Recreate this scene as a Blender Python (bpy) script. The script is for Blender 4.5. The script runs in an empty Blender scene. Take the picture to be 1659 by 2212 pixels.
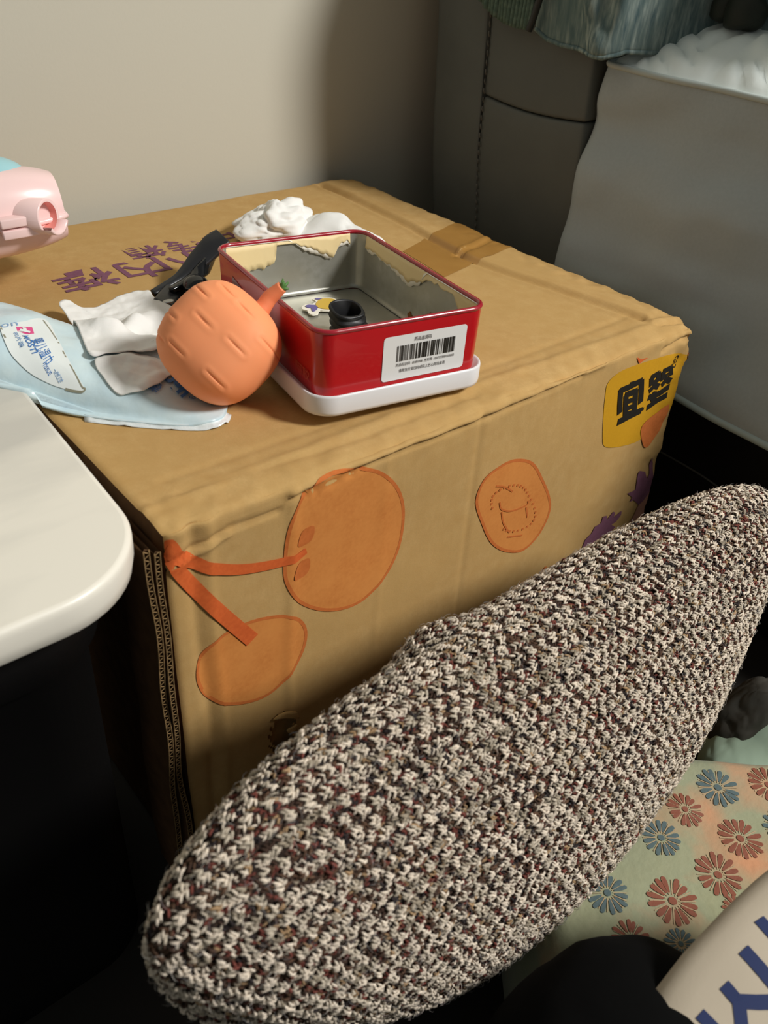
import bpy, bmesh, math
import numpy as np

# ------------------------------------------------------------------ camera, world, light
SC = bpy.context.scene
COL = SC.collection
H = 0.42                                     # height of the carton's top above the floor
IMG_W, IMG_H = 1659, 2212
F_PX = 1870.85
CAM_POS = np.array([-0.18436, -0.40680, 0.34459 + H])
CAM_ROT = (0.933937, -0.062947, -0.696573)

cam_data = bpy.data.cameras.new('camera')
cam_data.sensor_fit = 'VERTICAL'
cam_data.sensor_height = 36.0
cam_data.lens = F_PX * 36.0 / IMG_H
cam_data.clip_start = 0.01
cam_data.dof.use_dof = True
cam_data.dof.focus_distance = 0.78
cam_data.dof.aperture_fstop = 10.0
cam = bpy.data.objects.new('camera', cam_data)
cam.location = CAM_POS
cam.rotation_euler = CAM_ROT
COL.objects.link(cam)
SC.camera = cam

world = bpy.data.worlds.new('world')
SC.world = world
world.use_nodes = True
world.node_tree.nodes['Background'].inputs[0].default_value = (0.94, 0.98, 0.93, 1)
world.node_tree.nodes['Background'].inputs[1].default_value = 0.185

lamp_data = bpy.data.lights.new('ceiling_lamp', 'AREA')
lamp_data.shape = 'DISK'
lamp_data.size = 0.55
lamp_data.energy = 92
lamp_data.color = (1.0, 0.985, 0.95)
lamp = bpy.data.objects.new('ceiling_lamp', lamp_data)
lamp.location = (1.47, -1.78, 1.90 + H)
lamp.rotation_euler = (0, 0, 0)
COL.objects.link(lamp)
d_ = np.array([0.3, 0.1, H]) - np.array(lamp.location)
from mathutils import Vector
lamp.rotation_euler = Vector(d_).to_track_quat('-Z', 'Y').to_euler()

SC.view_settings.view_transform = 'Standard'
SC.view_settings.look = 'None'
SC.view_settings.gamma = 1.0
SC.view_settings.use_curve_mapping = False
SC.view_settings.exposure = 0.0

# ------------------------------------------------------------------ helpers
def _rot(rx, ry, rz):
    c, s = np.cos, np.sin
    X = np.array([[1, 0, 0], [0, c(rx), -s(rx)], [0, s(rx), c(rx)]])
    Y = np.array([[c(ry), 0, s(ry)], [0, 1, 0], [-s(ry), 0, c(ry)]])
    Z = np.array([[c(rz), -s(rz), 0], [s(rz), c(rz), 0], [0, 0, 1]])
    return Z @ Y @ X
RC = _rot(*CAM_ROT)

def at(px, py, axis, val):
    """point of a real plane (x, y or z = val) seen at a pixel of the photograph; z counts from the carton's top"""
    d = RC @ np.array([(px - IMG_W / 2) / F_PX, -(py - IMG_H / 2) / F_PX, -1.0])
    v = val + (H if axis == 2 else 0.0)
    t = (v - CAM_POS[axis]) / d[axis]
    return CAM_POS + t * d

def _hash(ix, iy, iz, seed):
    n = (ix * 374761393 + iy * 668265263 + iz * 2147483647 + seed * 974634777) & 0xFFFFFFFF
    n = ((n ^ (n >> 13)) * 1274126177) & 0xFFFFFFFF
    return ((n ^ (n >> 16)) & 0xFFFF) / 65535.0

def vnoise(P, scale, seed=0):
    P = np.asarray(P, float) * scale
    i = np.floor(P).astype(np.int64)
    f = P - i
    f = f * f * (3 - 2 * f)
    out = 0
    for dx in (0, 1):
        for dy in (0, 1):
            for dz in (0, 1):
                w = (f[..., 0] if dx else 1 - f[..., 0]) * (f[..., 1] if dy else 1 - f[..., 1]) * (f[..., 2] if dz else 1 - f[..., 2])
                out = out + w * _hash(i[..., 0] + dx, i[..., 1] + dy, i[..., 2] + dz, seed)
    return out * 2 - 1

def fbm(P, scale, seed=0, octv=3):
    return sum(vnoise(P, scale * 2 ** k, seed + k) / 2 ** k for k in range(octv))

def sstep(a, b, x):
    t = np.clip((x - a) / (b - a), 0, 1)
    return t * t * (3 - 2 * t)

def lin(c):
    return tuple(((v / 255) / 12.92 if v / 255 <= 0.04045 else ((v / 255 + 0.055) / 1.055) ** 2.4) for v in c)

def tag(o, label=None, cat=None, group=None, kind=None):
    if label: o['label'] = label
    if cat: o['category'] = cat
    if group: o['group'] = group
    if kind: o['kind'] = kind
    return o

def empty(name, loc, label, cat, group=None):
    o = bpy.data.objects.new(name, None)
    o.empty_display_size = 0.02
    o.location = loc
    COL.objects.link(o)
    return tag(o, label, cat, group)

def mesh(name, V, Fs, mat=None, parent=None, smooth=True, label=None, recalc=True):
    V = np.asarray(V, float).reshape(-1, 3)
    me = bpy.data.meshes.new(name)
    me.from_pydata(V.tolist(), [], [tuple(int(i) for i in f) for f in Fs])
    if recalc:
        bm = bmesh.new(); bm.from_mesh(me); bmesh.ops.recalc_face_normals(bm, faces=bm.faces); bm.to_mesh(me); bm.free()
    me.update()
    if smooth:
        me.polygons.foreach_set('use_smooth', [True] * len(me.polygons))
    if mat: me.materials.append(mat)
    o = bpy.data.objects.new(name, me)
    COL.objects.link(o)
    if parent is not None:
        o.parent = parent
        o.matrix_parent_inverse = parent_inv(parent)
    if label: o['label'] = label
    return o

def parent_inv(p):
    from mathutils import Matrix
    M = Matrix.Identity(4)
    q = p
    chain = []
    while q is not None:
        chain.append(q)
        q = q.parent
    for q in reversed(chain):
        M = M @ q.matrix_parent_inverse @ Matrix.Translation(q.location)
    return M.inverted()

def grid_faces(nu, nv, wrap_u=False, wrap_v=False, off=0):
    iu = np.arange(nu if wrap_u else nu - 1)
    iv = np.arange(nv if wrap_v else nv - 1)
    a, b = np.meshgrid(iu, iv, indexing='ij')
    a2, b2 = (a + 1) % nu, (b + 1) % nv
    return (np.stack([a * nv + b, a2 * nv + b, a2 * nv + b2, a * nv + b2], -1).reshape(-1, 4) + off).tolist()

def grid(name, P, mat, parent=None, wrap_u=False, wrap_v=False, flip=False, smooth=True, label=None):
    nu, nv = P.shape[:2]
    F = grid_faces(nu, nv, wrap_u, wrap_v)
    if flip: F = [f[::-1] for f in F]
    return mesh(name, P, F, mat, parent, smooth, label)

def solidify(o, t, offset=-1):
    m = o.modifiers.new('thickness', 'SOLIDIFY')
    m.thickness = t
    m.offset = offset
    return o

def rbox(name, lo, hi, r, mat, parent=None, n=3, warp=None, step=None, label=None):
    """rounded box; step gives a subdivision length so that warp() can bend it"""
    lo, hi = np.array(lo, float), np.array(hi, float)
    Vs, Fs, off = [], [], 0
    size = hi - lo
    def ticks(k):
        L = size[k]
        e = r * (1 - np.cos(np.linspace(0, np.pi / 2, n + 1)))
        m = max(2, int((L - 2 * r) / step) + 1) if step else 2
        mid = np.linspace(r, L - r, m)
        return np.unique(np.concatenate([e, mid, L - e[::-1]]).round(7))
    for ax in range(3):
        u, v = [(1, 2), (2, 0), (0, 1)][ax]
        tu, tv = ticks(u), ticks(v)
        for side in (0, 1):
            A, B = np.meshgrid(tu, tv, indexing='ij')
            P = np.zeros(A.shape + (3,))
            P[..., u], P[..., v], P[..., ax] = A, B, side * size[ax]
            q = np.clip(P, r, size - r)
            d = P - q
            P = q + d / np.maximum(np.linalg.norm(d, axis=-1, keepdims=True), 1e-9) * r + lo
            F = grid_faces(len(tu), len(tv), off=off)
            if side == 0: F = [f[::-1] for f in F]
            Vs.append(P.reshape(-1, 3)); Fs += F; off += P.shape[0] * P.shape[1]
    V = np.concatenate(Vs)
    V, inv = weld(V)
    F2 = []
    for f in Fs:
        g = [inv[i] for i in f]
        g = [x for i, x in enumerate(g) if x != g[i - 1]]
        if len(g) > 2: F2.append(g)
    if warp: V = warp(V)
    return mesh(name, V, F2, mat, parent, label=label)

def weld(V, tol=1e-6):
    K = np.round(V / tol).astype(np.int64)
    _, idx, inv = np.unique(K, axis=0, return_index=True, return_inverse=True)
    return V[idx], inv.reshape(-1)

def crom(P, n=8, closed=True):
    """Catmull-Rom through points"""
    P = np.asarray(P, float)
    m = len(P)
    out = []
    t = np.linspace(0, 1, n, endpoint=False)[:, None]
    for i in range(m if closed else m - 1):
        g = (lambda k: P[k % m]) if closed else (lambda k: P[min(max(k, 0), m - 1)])
        p0, p1, p2, p3 = g(i - 1), g(i), g(i + 1), g(i + 2)
        out.append(0.5 * (2 * p1 + (p2 - p0) * t + (2 * p0 - 5 * p1 + 4 * p2 - p3) * t ** 2 + (3 * p1 - p0 - 3 * p2 + p3) * t ** 3))
    out = np.concatenate(out)
    return out if closed else np.concatenate([out, P[-1:]])

def fan(outline, rings=6, center=None):
    """2-D polar grid filling a star-shaped outline"""
    O = np.asarray(outline, float)
    c = O.mean(0) if center is None else np.asarray(center, float)
    R = np.linspace(0, 1, rings + 1)[1:]
    V = np.concatenate([[c]] + [c + (O - c) * r for r in R])
    n = len(O)
    F = [(0, 1 + i, 1 + (i + 1) % n) for i in range(n)]
    for k in range(rings - 1):
        a, b = 1 + k * n, 1 + (k + 1) * n
        F += [(a + i, b + i, b + (i + 1) % n, a + (i + 1) % n) for i in range(n)]
    return V, F

def ribbon(path, w, taper=None):
    """2-D strip of width w along a path"""
    P = np.asarray(path, float)
    T = np.gradient(P, axis=0)
    T /= np.maximum(np.linalg.norm(T, axis=1, keepdims=True), 1e-9)
    N = np.stack([-T[:, 1], T[:, 0]], 1)
    ww = np.broadcast_to(np.asarray(w, float), (len(P),))[:, None] / 2
    V = np.concatenate([P + N * ww, P + N * ww / 3, P - N * ww / 3, P - N * ww])
    n = len(P)
    return V, [(k * n + i, k * n + i + 1, (k + 1) * n + i + 1, (k + 1) * n + i) for k in range(3) for i in range(n - 1)]

def merge(parts):
    Vs, Fs, off = [], [], 0
    for V, F in parts:
        V = np.asarray(V, float)
        Vs.append(V); Fs += [tuple(i + off for i in f) for f in F]; off += len(V)
    return np.concatenate(Vs), Fs

def dense(path, step):
    P = np.asarray(path, float)
    out = [P[:1]]
    for a, b in zip(P[:-1], P[1:]):
        n = max(1, int(np.linalg.norm(b - a) / step))
        out.append(a + (b - a) * np.linspace(0, 1, n + 1)[1:, None])
    return np.concatenate(out)

def tube(path, rad, seg=10, caps=True, closed=False):
    P = np.asarray(path, float)
    n = len(P)
    T = np.gradient(P, axis=0) if not closed else (np.roll(P, -1, 0) - np.roll(P, 1, 0))
    T /= np.maximum(np.linalg.norm(T, axis=1, keepdims=True), 1e-12)
    ref = np.array([0, 0, 1.0]) if abs(T[:, 2]).mean() < 0.8 else np.array([1.0, 0, 0])
    A = np.cross(T, ref); A /= np.maximum(np.linalg.norm(A, axis=1, keepdims=True), 1e-9)
    B = np.cross(T, A)
    th = np.linspace(0, 2 * np.pi, seg, endpoint=False)
    r = np.broadcast_to(np.asarray(rad, float), (n,))
    V = P[:, None] + r[:, None, None] * (np.cos(th)[None, :, None] * A[:, None] + np.sin(th)[None, :, None] * B[:, None])
    F = grid_faces(n, seg, wrap_u=closed, wrap_v=True)
    if caps and not closed:
        F += [tuple(range(seg)), tuple(range(n * seg - 1, n * seg - seg - 1, -1))]
    return V.reshape(-1, 3), F

def text_mesh(s, offset=0.0):
    """built-in font lettering as a flat 2-D mesh: (V2, faces), unit em, origin at the left of the baseline"""
    cu = bpy.data.curves.new('lettering', 'FONT')
    cu.body = s
    cu.offset = offset
    cu.resolution_u = 2
    o = bpy.data.objects.new('lettering', cu)
    COL.objects.link(o)
    dg = bpy.context.evaluated_depsgraph_get()
    ev = o.evaluated_get(dg)
    me = ev.to_mesh()
    V = np.array([v.co[:] for v in me.vertices])[:, :2] if len(me.vertices) else np.zeros((0, 2))
    F = [tuple(p.vertices) for p in me.polygons]
    ev.to_mesh_clear()
    bpy.data.objects.remove(o)
    bpy.data.curves.remove(cu)
    return V, F

def fit_text(s, x0, x1, y0, y1, offset=0.0):
    V, F = text_mesh(s, offset)
    if len(V) == 0: return np.zeros((3, 2)), []
    lo, hi = V.min(0), V.max(0)
    V = (V - lo) / np.maximum(hi - lo, 1e-9) * np.array([x1 - x0, y1 - y0]) + np.array([x0, y0])
    return V, F

# ------------------------------------------------------------------ materials
def material(name, col, rough=0.6, metal=0.0, spec=0.5, noise=None, bump=None, coat=0.0, sheen=0.0, sss=0.0, alpha=1.0, trans=0.0, attr=None, aniso=None):
    """col sRGB 0-255; noise=(scale, second colour, contrast[, stretch]); bump=(scale, strength, distance[, stretch])"""
    m = bpy.data.materials.new(name)
    m.use_nodes = True
    nt = m.node_tree
    b = nt.nodes['Principled BSDF']
    b.inputs['Roughness'].default_value = rough
    b.inputs['Metallic'].default_value = metal
    b.inputs['Specular IOR Level'].default_value = spec
    b.inputs['Coat Weight'].default_value = coat
    b.inputs['Sheen Weight'].default_value = sheen
    b.inputs['Transmission Weight'].default_value = trans
    b.inputs['Alpha'].default_value = alpha
    if sss:
        b.inputs['Subsurface Weight'].default_value = sss
        b.inputs['Subsurface Radius'].default_value = (0.01, 0.006, 0.004)
        b.inputs['Subsurface Scale'].default_value = 0.5
    c1 = lin(col) + (1,)
    b.inputs['Base Color'].default_value = c1
    tc = nt.nodes.new('ShaderNodeTexCoord')
    def coords(stretch):
        if not stretch: return tc.outputs['Object']
        mp = nt.nodes.new('ShaderNodeMapping')
        mp.inputs['Scale'].default_value = stretch
        nt.links.new(tc.outputs['Object'], mp.inputs['Vector'])
        return mp.outputs['Vector']
    if attr:
        a = nt.nodes.new('ShaderNodeAttribute')
        a.attribute_name = attr
        nt.links.new(a.outputs['Color'], b.inputs['Base Color'])
    if noise:
        layers = noise if isinstance(noise, list) else [noise]
        prev = None
        for L in layers:
            n = nt.nodes.new('ShaderNodeTexNoise')
            n.inputs['Scale'].default_value = L[0]
            n.inputs['Detail'].default_value = 5
            nt.links.new(coords(L[3] if len(L) > 3 else None), n.inputs['Vector'])
            r = nt.nodes.new('ShaderNodeValToRGB')
            k = L[2]
            cen_ = L[4] if len(L) > 4 else 0.5
            r.color_ramp.elements[0].position = cen_ - k
            r.color_ramp.elements[1].position = cen_ + k
            nt.links.new(n.outputs['Fac'], r.inputs['Fac'])
            mx = nt.nodes.new('ShaderNodeMix')
            mx.data_type = 'RGBA'
            nt.links.new(r.outputs['Color'], mx.inputs['Factor'])
            if prev is None: mx.inputs['A'].default_value = c1
            else: nt.links.new(prev, mx.inputs['A'])
            mx.inputs['B'].default_value = lin(L[1]) + (1,)
            prev = mx.outputs['Result']
        nt.links.new(prev, b.inputs['Base Color'])
    if bump:
        layers = bump if isinstance(bump, list) else [bump]
        pn = None
        for L in layers:
            n = nt.nodes.new('ShaderNodeTexNoise')
            n.inputs['Scale'].default_value = L[0]
            n.inputs['Detail'].default_value = 4
            nt.links.new(coords(L[3] if len(L) > 3 else None), n.inputs['Vector'])
            bp = nt.nodes.new('ShaderNodeBump')
            bp.inputs['Strength'].default_value = L[1]
            bp.inputs['Distance'].default_value = L[2]
            nt.links.new(n.outputs['Fac'], bp.inputs['Height'])
            if pn is not None: nt.links.new(pn, bp.inputs['Normal'])
            pn = bp.outputs['Normal']
        nt.links.new(pn, b.inputs['Normal'])
    return m

CARD_N = [(420, (176, 142, 92), 0.22, (1, 1, 0.5)), (60, (160, 124, 74), 0.3), (9, (172, 138, 86), 0.3)]
M = {}
M['wall'] = material('wall_paint', (204, 199, 183), 0.9, spec=0.2, noise=(3, (200, 196, 181), .3), bump=(260, .12, .001))
M['floor'] = material('floor_dark', (38, 34, 30), 0.6, noise=(8, (30, 27, 24), .3))
M['card'] = material('cardboard', (188, 155, 102), 0.9, spec=0.15, noise=[(420, (202, 166, 112), .2, (1, 1, .4)), (70, (180, 142, 88), .25), (10, (184, 148, 92), .3)], bump=[(900, .25, .0004), (60, .2, .001), (130, .18, .0006, (1, .05, .05))])
M['card_core'] = material('cardboard_core', (150, 122, 84), 0.95, spec=0.1, noise=(300, (96, 76, 50), .25))
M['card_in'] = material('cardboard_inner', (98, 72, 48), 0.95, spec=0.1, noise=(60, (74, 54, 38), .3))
M['tape'] = material('brown_tape', (168, 124, 62), 0.42, spec=0.5, noise=(40, (158, 114, 54), .3), bump=(50, .25, .001))
M['ink_orange'] = material('orange_ink', (206, 132, 66), 0.85, spec=0.2, noise=[(300, (188, 112, 52), .25), (30, (212, 140, 72), .3)])
M['ink_edge'] = material('orange_ink_edge', (200, 112, 56), 0.85, spec=0.2, noise=(300, (184, 100, 46), .25))
M['ink_red'] = material('red_orange_ink', (214, 104, 50), 0.85, spec=0.2, noise=(300, (198, 90, 42), .25))
M['ink_purple'] = material('purple_ink', (128, 84, 104), 0.85, spec=0.2, noise=(300, (116, 74, 92), .25))
M['ink_lilac'] = material('lilac_ink', (172, 124, 104), 0.85, spec=0.2, noise=(300, (160, 112, 94), .25))
M['ink_yellow'] = material('yellow_ink', (206, 152, 28), 0.8, spec=0.2, noise=[(300, (192, 138, 24), .25), (12, (196, 146, 30), .3)])
M['ink_black'] = material('black_ink', (34, 30, 24), 0.8, spec=0.2)
M['red'] = material('red_enamel', (186, 20, 26), 0.28, spec=0.5, coat=0.3, noise=(25, (176, 16, 24), .3))
M['red_rim'] = material('red_enamel_rim', (160, 22, 40), 0.25, spec=0.6, coat=0.4)
M['maroon'] = material('maroon_print', (104, 14, 26), 0.3, coat=0.3)
M['rust'] = material('rust_print', (178, 56, 28), 0.3, coat=0.3)
M['print_pale'] = material('pale_print', (176, 72, 58), 0.5)
M['tin'] = material('bare_tinplate', (196, 195, 186), 0.38, metal=0.6, noise=[(22, (150, 148, 138), .25), (140, (170, 168, 156), .2)], bump=(30, .15, .002))
M['cream'] = material('cream_lining', (236, 208, 150), 0.55, noise=(20, (240, 218, 168), .3))
M['torn'] = material('torn_white_paper', (240, 234, 220), 0.8)
M['rust_spot'] = material('rust_spot', (150, 96, 40), 0.8, noise=(200, (110, 66, 28), .3))
M['white_plastic'] = material('white_plastic', (226, 224, 224), 0.35)
M['sticker'] = material('label_paper', (224, 222, 218), 0.55)
M['ink_grey'] = material('grey_ink', (96, 92, 88), 0.7)
M['black_rubber'] = material('black_rubber', (22, 22, 24), 0.45, spec=0.4)
M['sticker_y'] = material('yellow_sticker', (214, 176, 62), 0.5)
M['sticker_p'] = material('violet_sticker', (96, 84, 150), 0.5)
M['orange_foam'] = material('orange_foam', (255, 158, 106), 0.6, spec=0.25, sss=0.2, noise=(15, (255, 162, 112), .3))
M['stem'] = material('orange_stem', (240, 138, 92), 0.55, sss=0.1)
M['green'] = material('green_leaf_tip', (84, 128, 62), 0.6)
M['black_plastic'] = material('black_plastic', (34, 34, 36), 0.32, spec=0.5, bump=(120, .1, .001))
M['black_gloss'] = material('black_gloss', (16, 16, 18), 0.12, spec=0.6)
M['chrome'] = material('silver_spot', (180, 180, 178), 0.3, metal=0.8)
M['pack'] = material('pale_blue_film', (202, 224, 230), 0.28, spec=0.5, noise=[(14, (186, 212, 224), .25), (40, (212, 230, 232), .25)], bump=[(35, .35, .004), (120, .2, .001)])
M['film'] = material('clear_film', (222, 228, 228), 0.18, spec=0.6, bump=[(45, .6, .004)])
M['pack_white'] = material('white_print', (232, 238, 236), 0.35)
M['pack_gold'] = material('olive_line', (142, 140, 120), 0.5)
M['pack_blue'] = material('blue_print', (62, 118, 186), 0.5)
M['pack_light_blue'] = material('light_blue_print', (132, 164, 202), 0.5)
M['pack_pink'] = material('pink_print', (222, 78, 138), 0.5)
M['tissue'] = material('white_tissue', (238, 236, 231), 0.9, spec=0.1, sss=0.05, bump=[(60, .3, .002), (400, .15, .0005)])
M['hole_dot'] = material('embossed_dot', (170, 164, 156), 0.9)
M['pink'] = material('pink_plastic', (248, 214, 210), 0.25, spec=0.5)
M['pink_in'] = material('pink_plastic_inside', (232, 150, 140), 0.4)
M['blue_toy'] = material('light_blue_plastic', (160, 206, 212), 0.25, alpha=1.0)
M['table'] = material('white_table_top', (236, 230, 216), 0.35, noise=(3.2, (204, 200, 190), .12, (1, 3.5, 1)))
M['table_edge'] = material('table_edge', (218, 208, 190), 0.4)
M['table_black'] = material('black_table_body', (15, 14, 14), 0.45, spec=0.3)
M['sofa'] = material('dark_grey_leather', (96, 98, 93), 0.55, spec=0.3, noise=(20, (88, 90, 86), .3), bump=[(500, .15, .0005), (12, .15, .006)])
M['stitch'] = material('grey_thread', (96, 92, 84), 0.8)
M['sofa_black'] = material('black_leather', (22, 21, 20), 0.5, spec=0.35, bump=(400, .15, .0006))
M['cover'] = material('grey_cover', (168, 176, 178), 0.7, spec=0.25, noise=[(5, (160, 168, 170), .3), (300, (171, 179, 181), .3)], bump=(6, .3, .01))
M['quilt'] = material('white_quilt', (238, 245, 242), 0.8, spec=0.2, bump=(300, .1, .0008))
M['piping'] = material('grey_piping', (178, 186, 182), 0.7)
M['hem'] = material('pale_hem', (168, 184, 184), 0.7)
M['denim'] = material('teal_denim', (116, 132, 128), 0.85, spec=0.15, noise=[(130, (172, 184, 176), .10, (1, 1, .16)), (210, (70, 92, 98), .16, (1, 1, .16)), (14, (92, 110, 108), .25)], bump=(220, .4, .001, (1, 1, .25)))
M['knit_green'] = material('dark_green_knit', (70, 88, 78), 0.95, spec=0.1, noise=(180, (104, 120, 106), .22))
M['dark_trim'] = material('dark_zip', (34, 36, 34), 0.6)
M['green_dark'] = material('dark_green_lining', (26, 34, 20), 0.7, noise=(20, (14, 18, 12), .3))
M['yarn'] = material('tweed_yarn', (160, 150, 130), 0.95, spec=0.1, attr='yarn')
M['yarn_core'] = material('tweed_core', (52, 42, 36), 0.98, spec=0.05, noise=(300, (34, 28, 26), .3))
M['brocade'] = material('green_brocade', (156, 156, 120), 0.75, spec=0.3, sheen=0.1, noise=[(120, (164, 162, 126), .2), (7, (142, 148, 124), .2), (14, (198, 142, 104), .12, None, .60)], bump=[(160, .35, .002), (24, .3, .004)])
M['thread_red'] = material('red_brown_thread', (132, 72, 50), 0.7, bump=(300, .4, .001))
M['thread_blue'] = material('slate_blue_thread', (80, 98, 100), 0.7, bump=(300, .4, .001))
M['thread_tan'] = material('tan_thread', (176, 152, 118), 0.7, bump=(300, .4, .001))
M['mint'] = material('mint_cloth', (182, 204, 180), 0.85, sheen=0.1, bump=(12, .4, .01))
M['grey_cloth'] = material('dark_grey_cloth', (74, 70, 62), 0.8, bump=(14, .4, .01))
M['black_cloth'] = material('black_cloth', (9, 9, 9), 0.95, spec=0.1, bump=(30, .2, .004))
M['bag'] = material('off_white_canvas', (180, 168, 150), 0.85, spec=0.15, noise=(10, (172, 160, 142), .3), bump=(500, .15, .0005))
M['navy'] = material('navy_print', (16, 34, 80), 0.8)

# ------------------------------------------------------------------ setting
WALL_Y = 0.592
def plain_box(name, lo, hi, mat, label=None):
    o = rbox(name, lo, hi, 0.002, mat, n=1)
    o['kind'] = 'structure'
    return o
plain_box('wall_back', (-2.2, WALL_Y, 0), (3.6, WALL_Y + 0.12, 2.75), M['wall'])
plain_box('floor', (-2.2, -2.6, -0.08), (3.6, WALL_Y + 0.12, 0), M['floor'])

# ------------------------------------------------------------------ the carton
BL, BD, BR_ = 0.60, 0.565, 0.007
def seg_dist(x, y, pts):
    d = np.full(x.shape, 9.0)
    for (ax, ay), (bx, by) in zip(pts[:-1], pts[1:]):
        vx, vy = bx - ax, by - ay
        t = np.clip(((x - ax) * vx + (y - ay) * vy) / (vx * vx + vy * vy), 0, 1)
        d = np.minimum(d, np.hypot(x - ax - t * vx, y - ay - t * vy))
    return d
def groove(d, w):
    return np.exp(-(d / w) ** 2)

def carton(Pin):
    """unrounded surface point of the carton -> its real place (rounded edges, dents, folds)"""
    P = np.asarray(Pin, float).copy()
    lo, hi = np.array([0, 0, 0.]), np.array([BL, BD, H])
    q = np.clip(P, lo + BR_, hi - BR_)
    d = P - q
    nrm = d / np.maximum(np.linalg.norm(d, axis=-1, keepdims=True), 1e-9)
    S = q + nrm * BR_
    x, y, z = P[..., 0], P[..., 1], P[..., 2]
    top = sstep(H - 0.004, H - 0.0005, z)
    fr = 1 - sstep(0.0005, 0.004, y)
    dz = 0.0016 * fbm(P, 7, 3)
    # fold lines of the top
    fx = [(0.537, 0.555), (0.530, 0.37), (0.516, 0.25), (0.521, 0.216), (0.553, 0.04)]
    g1 = seg_dist(x, y, fx)
    dz -= 0.0058 * groove(g1, 0.0055) * (0.55 + 0.45 * sstep(-.3, .4, vnoise(P, 9, 5)))
    dz += 0.0022 * groove(seg_dist(x, y, [(a + 0.018, b) for a, b in fx]), 0.010)
    dz += 0.0016 * groove(g1 - 0.009, 0.004)
    dz -= 0.0030 * groove(seg_dist(x, y, [(0.508, 0.262), (0.56, 0.277), (0.607, 0.288)]), 0.0028)
    dz += 0.0016 * groove(seg_dist(x, y, [(0.512, 0.268), (0.56, 0.284), (0.607, 0.296)]), 0.003)
    dz -= 0.0011 * groove(seg_dist(x, y, [(0.03, 0.052), (0.25, 0.047), (0.55, 0.05)]), 0.004)
    dz += 0.0018 * groove(seg_dist(x, y, [(0.0, 0.028), (0.3, 0.030), (0.56, 0.022)]), 0.005)
    dz -= 0.0014 * groove(seg_dist(x, y, [(0.03, 0.033), (0.16, 0.020), (0.30, 0.018)]), 0.003)
    dz -= 0.0035 * (1 - sstep(0.0, 0.020, y)) * (0.7 + 0.6 * vnoise(P, 22, 9))
    dz -= 0.0030 * sstep(0.575, 0.60, x) * (0.6 + 0.6 * vnoise(P, 18, 14))
    dz -= 0.0042 * groove(seg_dist(x, y, [(0.556, 0.020), (0.575, 0.014), (0.60, 0.010)]), 0.0020)
    dz += 0.0022 * groove(seg_dist(x, y, [(0.556, 0.026), (0.58, 0.021), (0.60, 0.018)]), 0.0030)
    dz += 0.0008 * fbm(P * np.array([1, 1, 0]), 60, 31, 2) * (1 - sstep(0.02, 0.06, y))
    dz += 0.0016 * fbm(P, 70, 33, 2) * sstep(0.56, 0.59, x)
    S[..., 2] += top * dz
    # front face
    dy = 0.0022 * fbm(P, 6, 41)
    for fxv, dep, wd in ((0.292, -0.0010, 0.004), (0.101, 0.0016, 0.005), (0.024, -0.0026, 0.005), (0.036, 0.0012, 0.004), (0.19, 0.0006, 0.004)):
        dy += dep * groove(x - fxv - 0.004 * vnoise(P, 9, 45), wd)
    dy -= 0.0025 * groove(seg_dist(x, z, [(0.0, H - 0.028), (0.022, H - 0.024), (0.05, H - 0.018), (0.09, H - 0.020)]), 0.0022)
    dy += 0.0024 * groove(seg_dist(x, z, [(0.0, H - 0.031), (0.022, H - 0.029), (0.05, H - 0.022)]), 0.0022)
    dy -= 0.0024 * groove(seg_dist(x, z, [(0.10, H - 0.012), (0.22, H - 0.011), (0.32, H - 0.012), (0.42, H - 0.008)]), 0.0020)
    dy += 0.0030 * groove(seg_dist(x, z, [(0.10, H - 0.007), (0.22, H - 0.005), (0.32, H - 0.006), (0.45, H - 0.004)]), 0.0035)
    dy -= 0.0048 * groove(seg_dist(x, z, [(0.545, H - 0.017), (0.570, H - 0.012), (0.60, H - 0.013)]), 0.0019)
    dy += 0.0022 * groove(seg_dist(x, z, [(0.55, H - 0.010), (0.575, H - 0.007), (0.60, H - 0.008)]), 0.0028)
    dy += 0.0008 * fbm(P, 65, 47, 2) * sstep(H - 0.03, H - 0.005, z)
    dy += 0.0016 * fbm(P, 55, 48, 2) * sstep(0.55, 0.59, x)
    S[..., 1] -= fr * (dy)
    # crushed corner towards the seat
    dc = np.linalg.norm((P - np.array([BL, 0, H])) * np.array([1, 1, 1.0]), axis=-1)
    k = np.exp(-(dc / 0.045) ** 2)
    S += (k * (0.003 + 0.005 * fbm(P, 55, 71, 2)))[..., None] * np.array([-0.5, 0.6, -0.35])
    dc = np.linalg.norm(P - np.array([0, 0, H]), axis=-1)
    k = np.exp(-(dc / 0.03) ** 2)
    S += (k * (0.003 + 0.003 * fbm(P, 70, 77, 2)))[..., None] * np.array([0.4, 0.5, -0.5])
    return S

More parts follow.
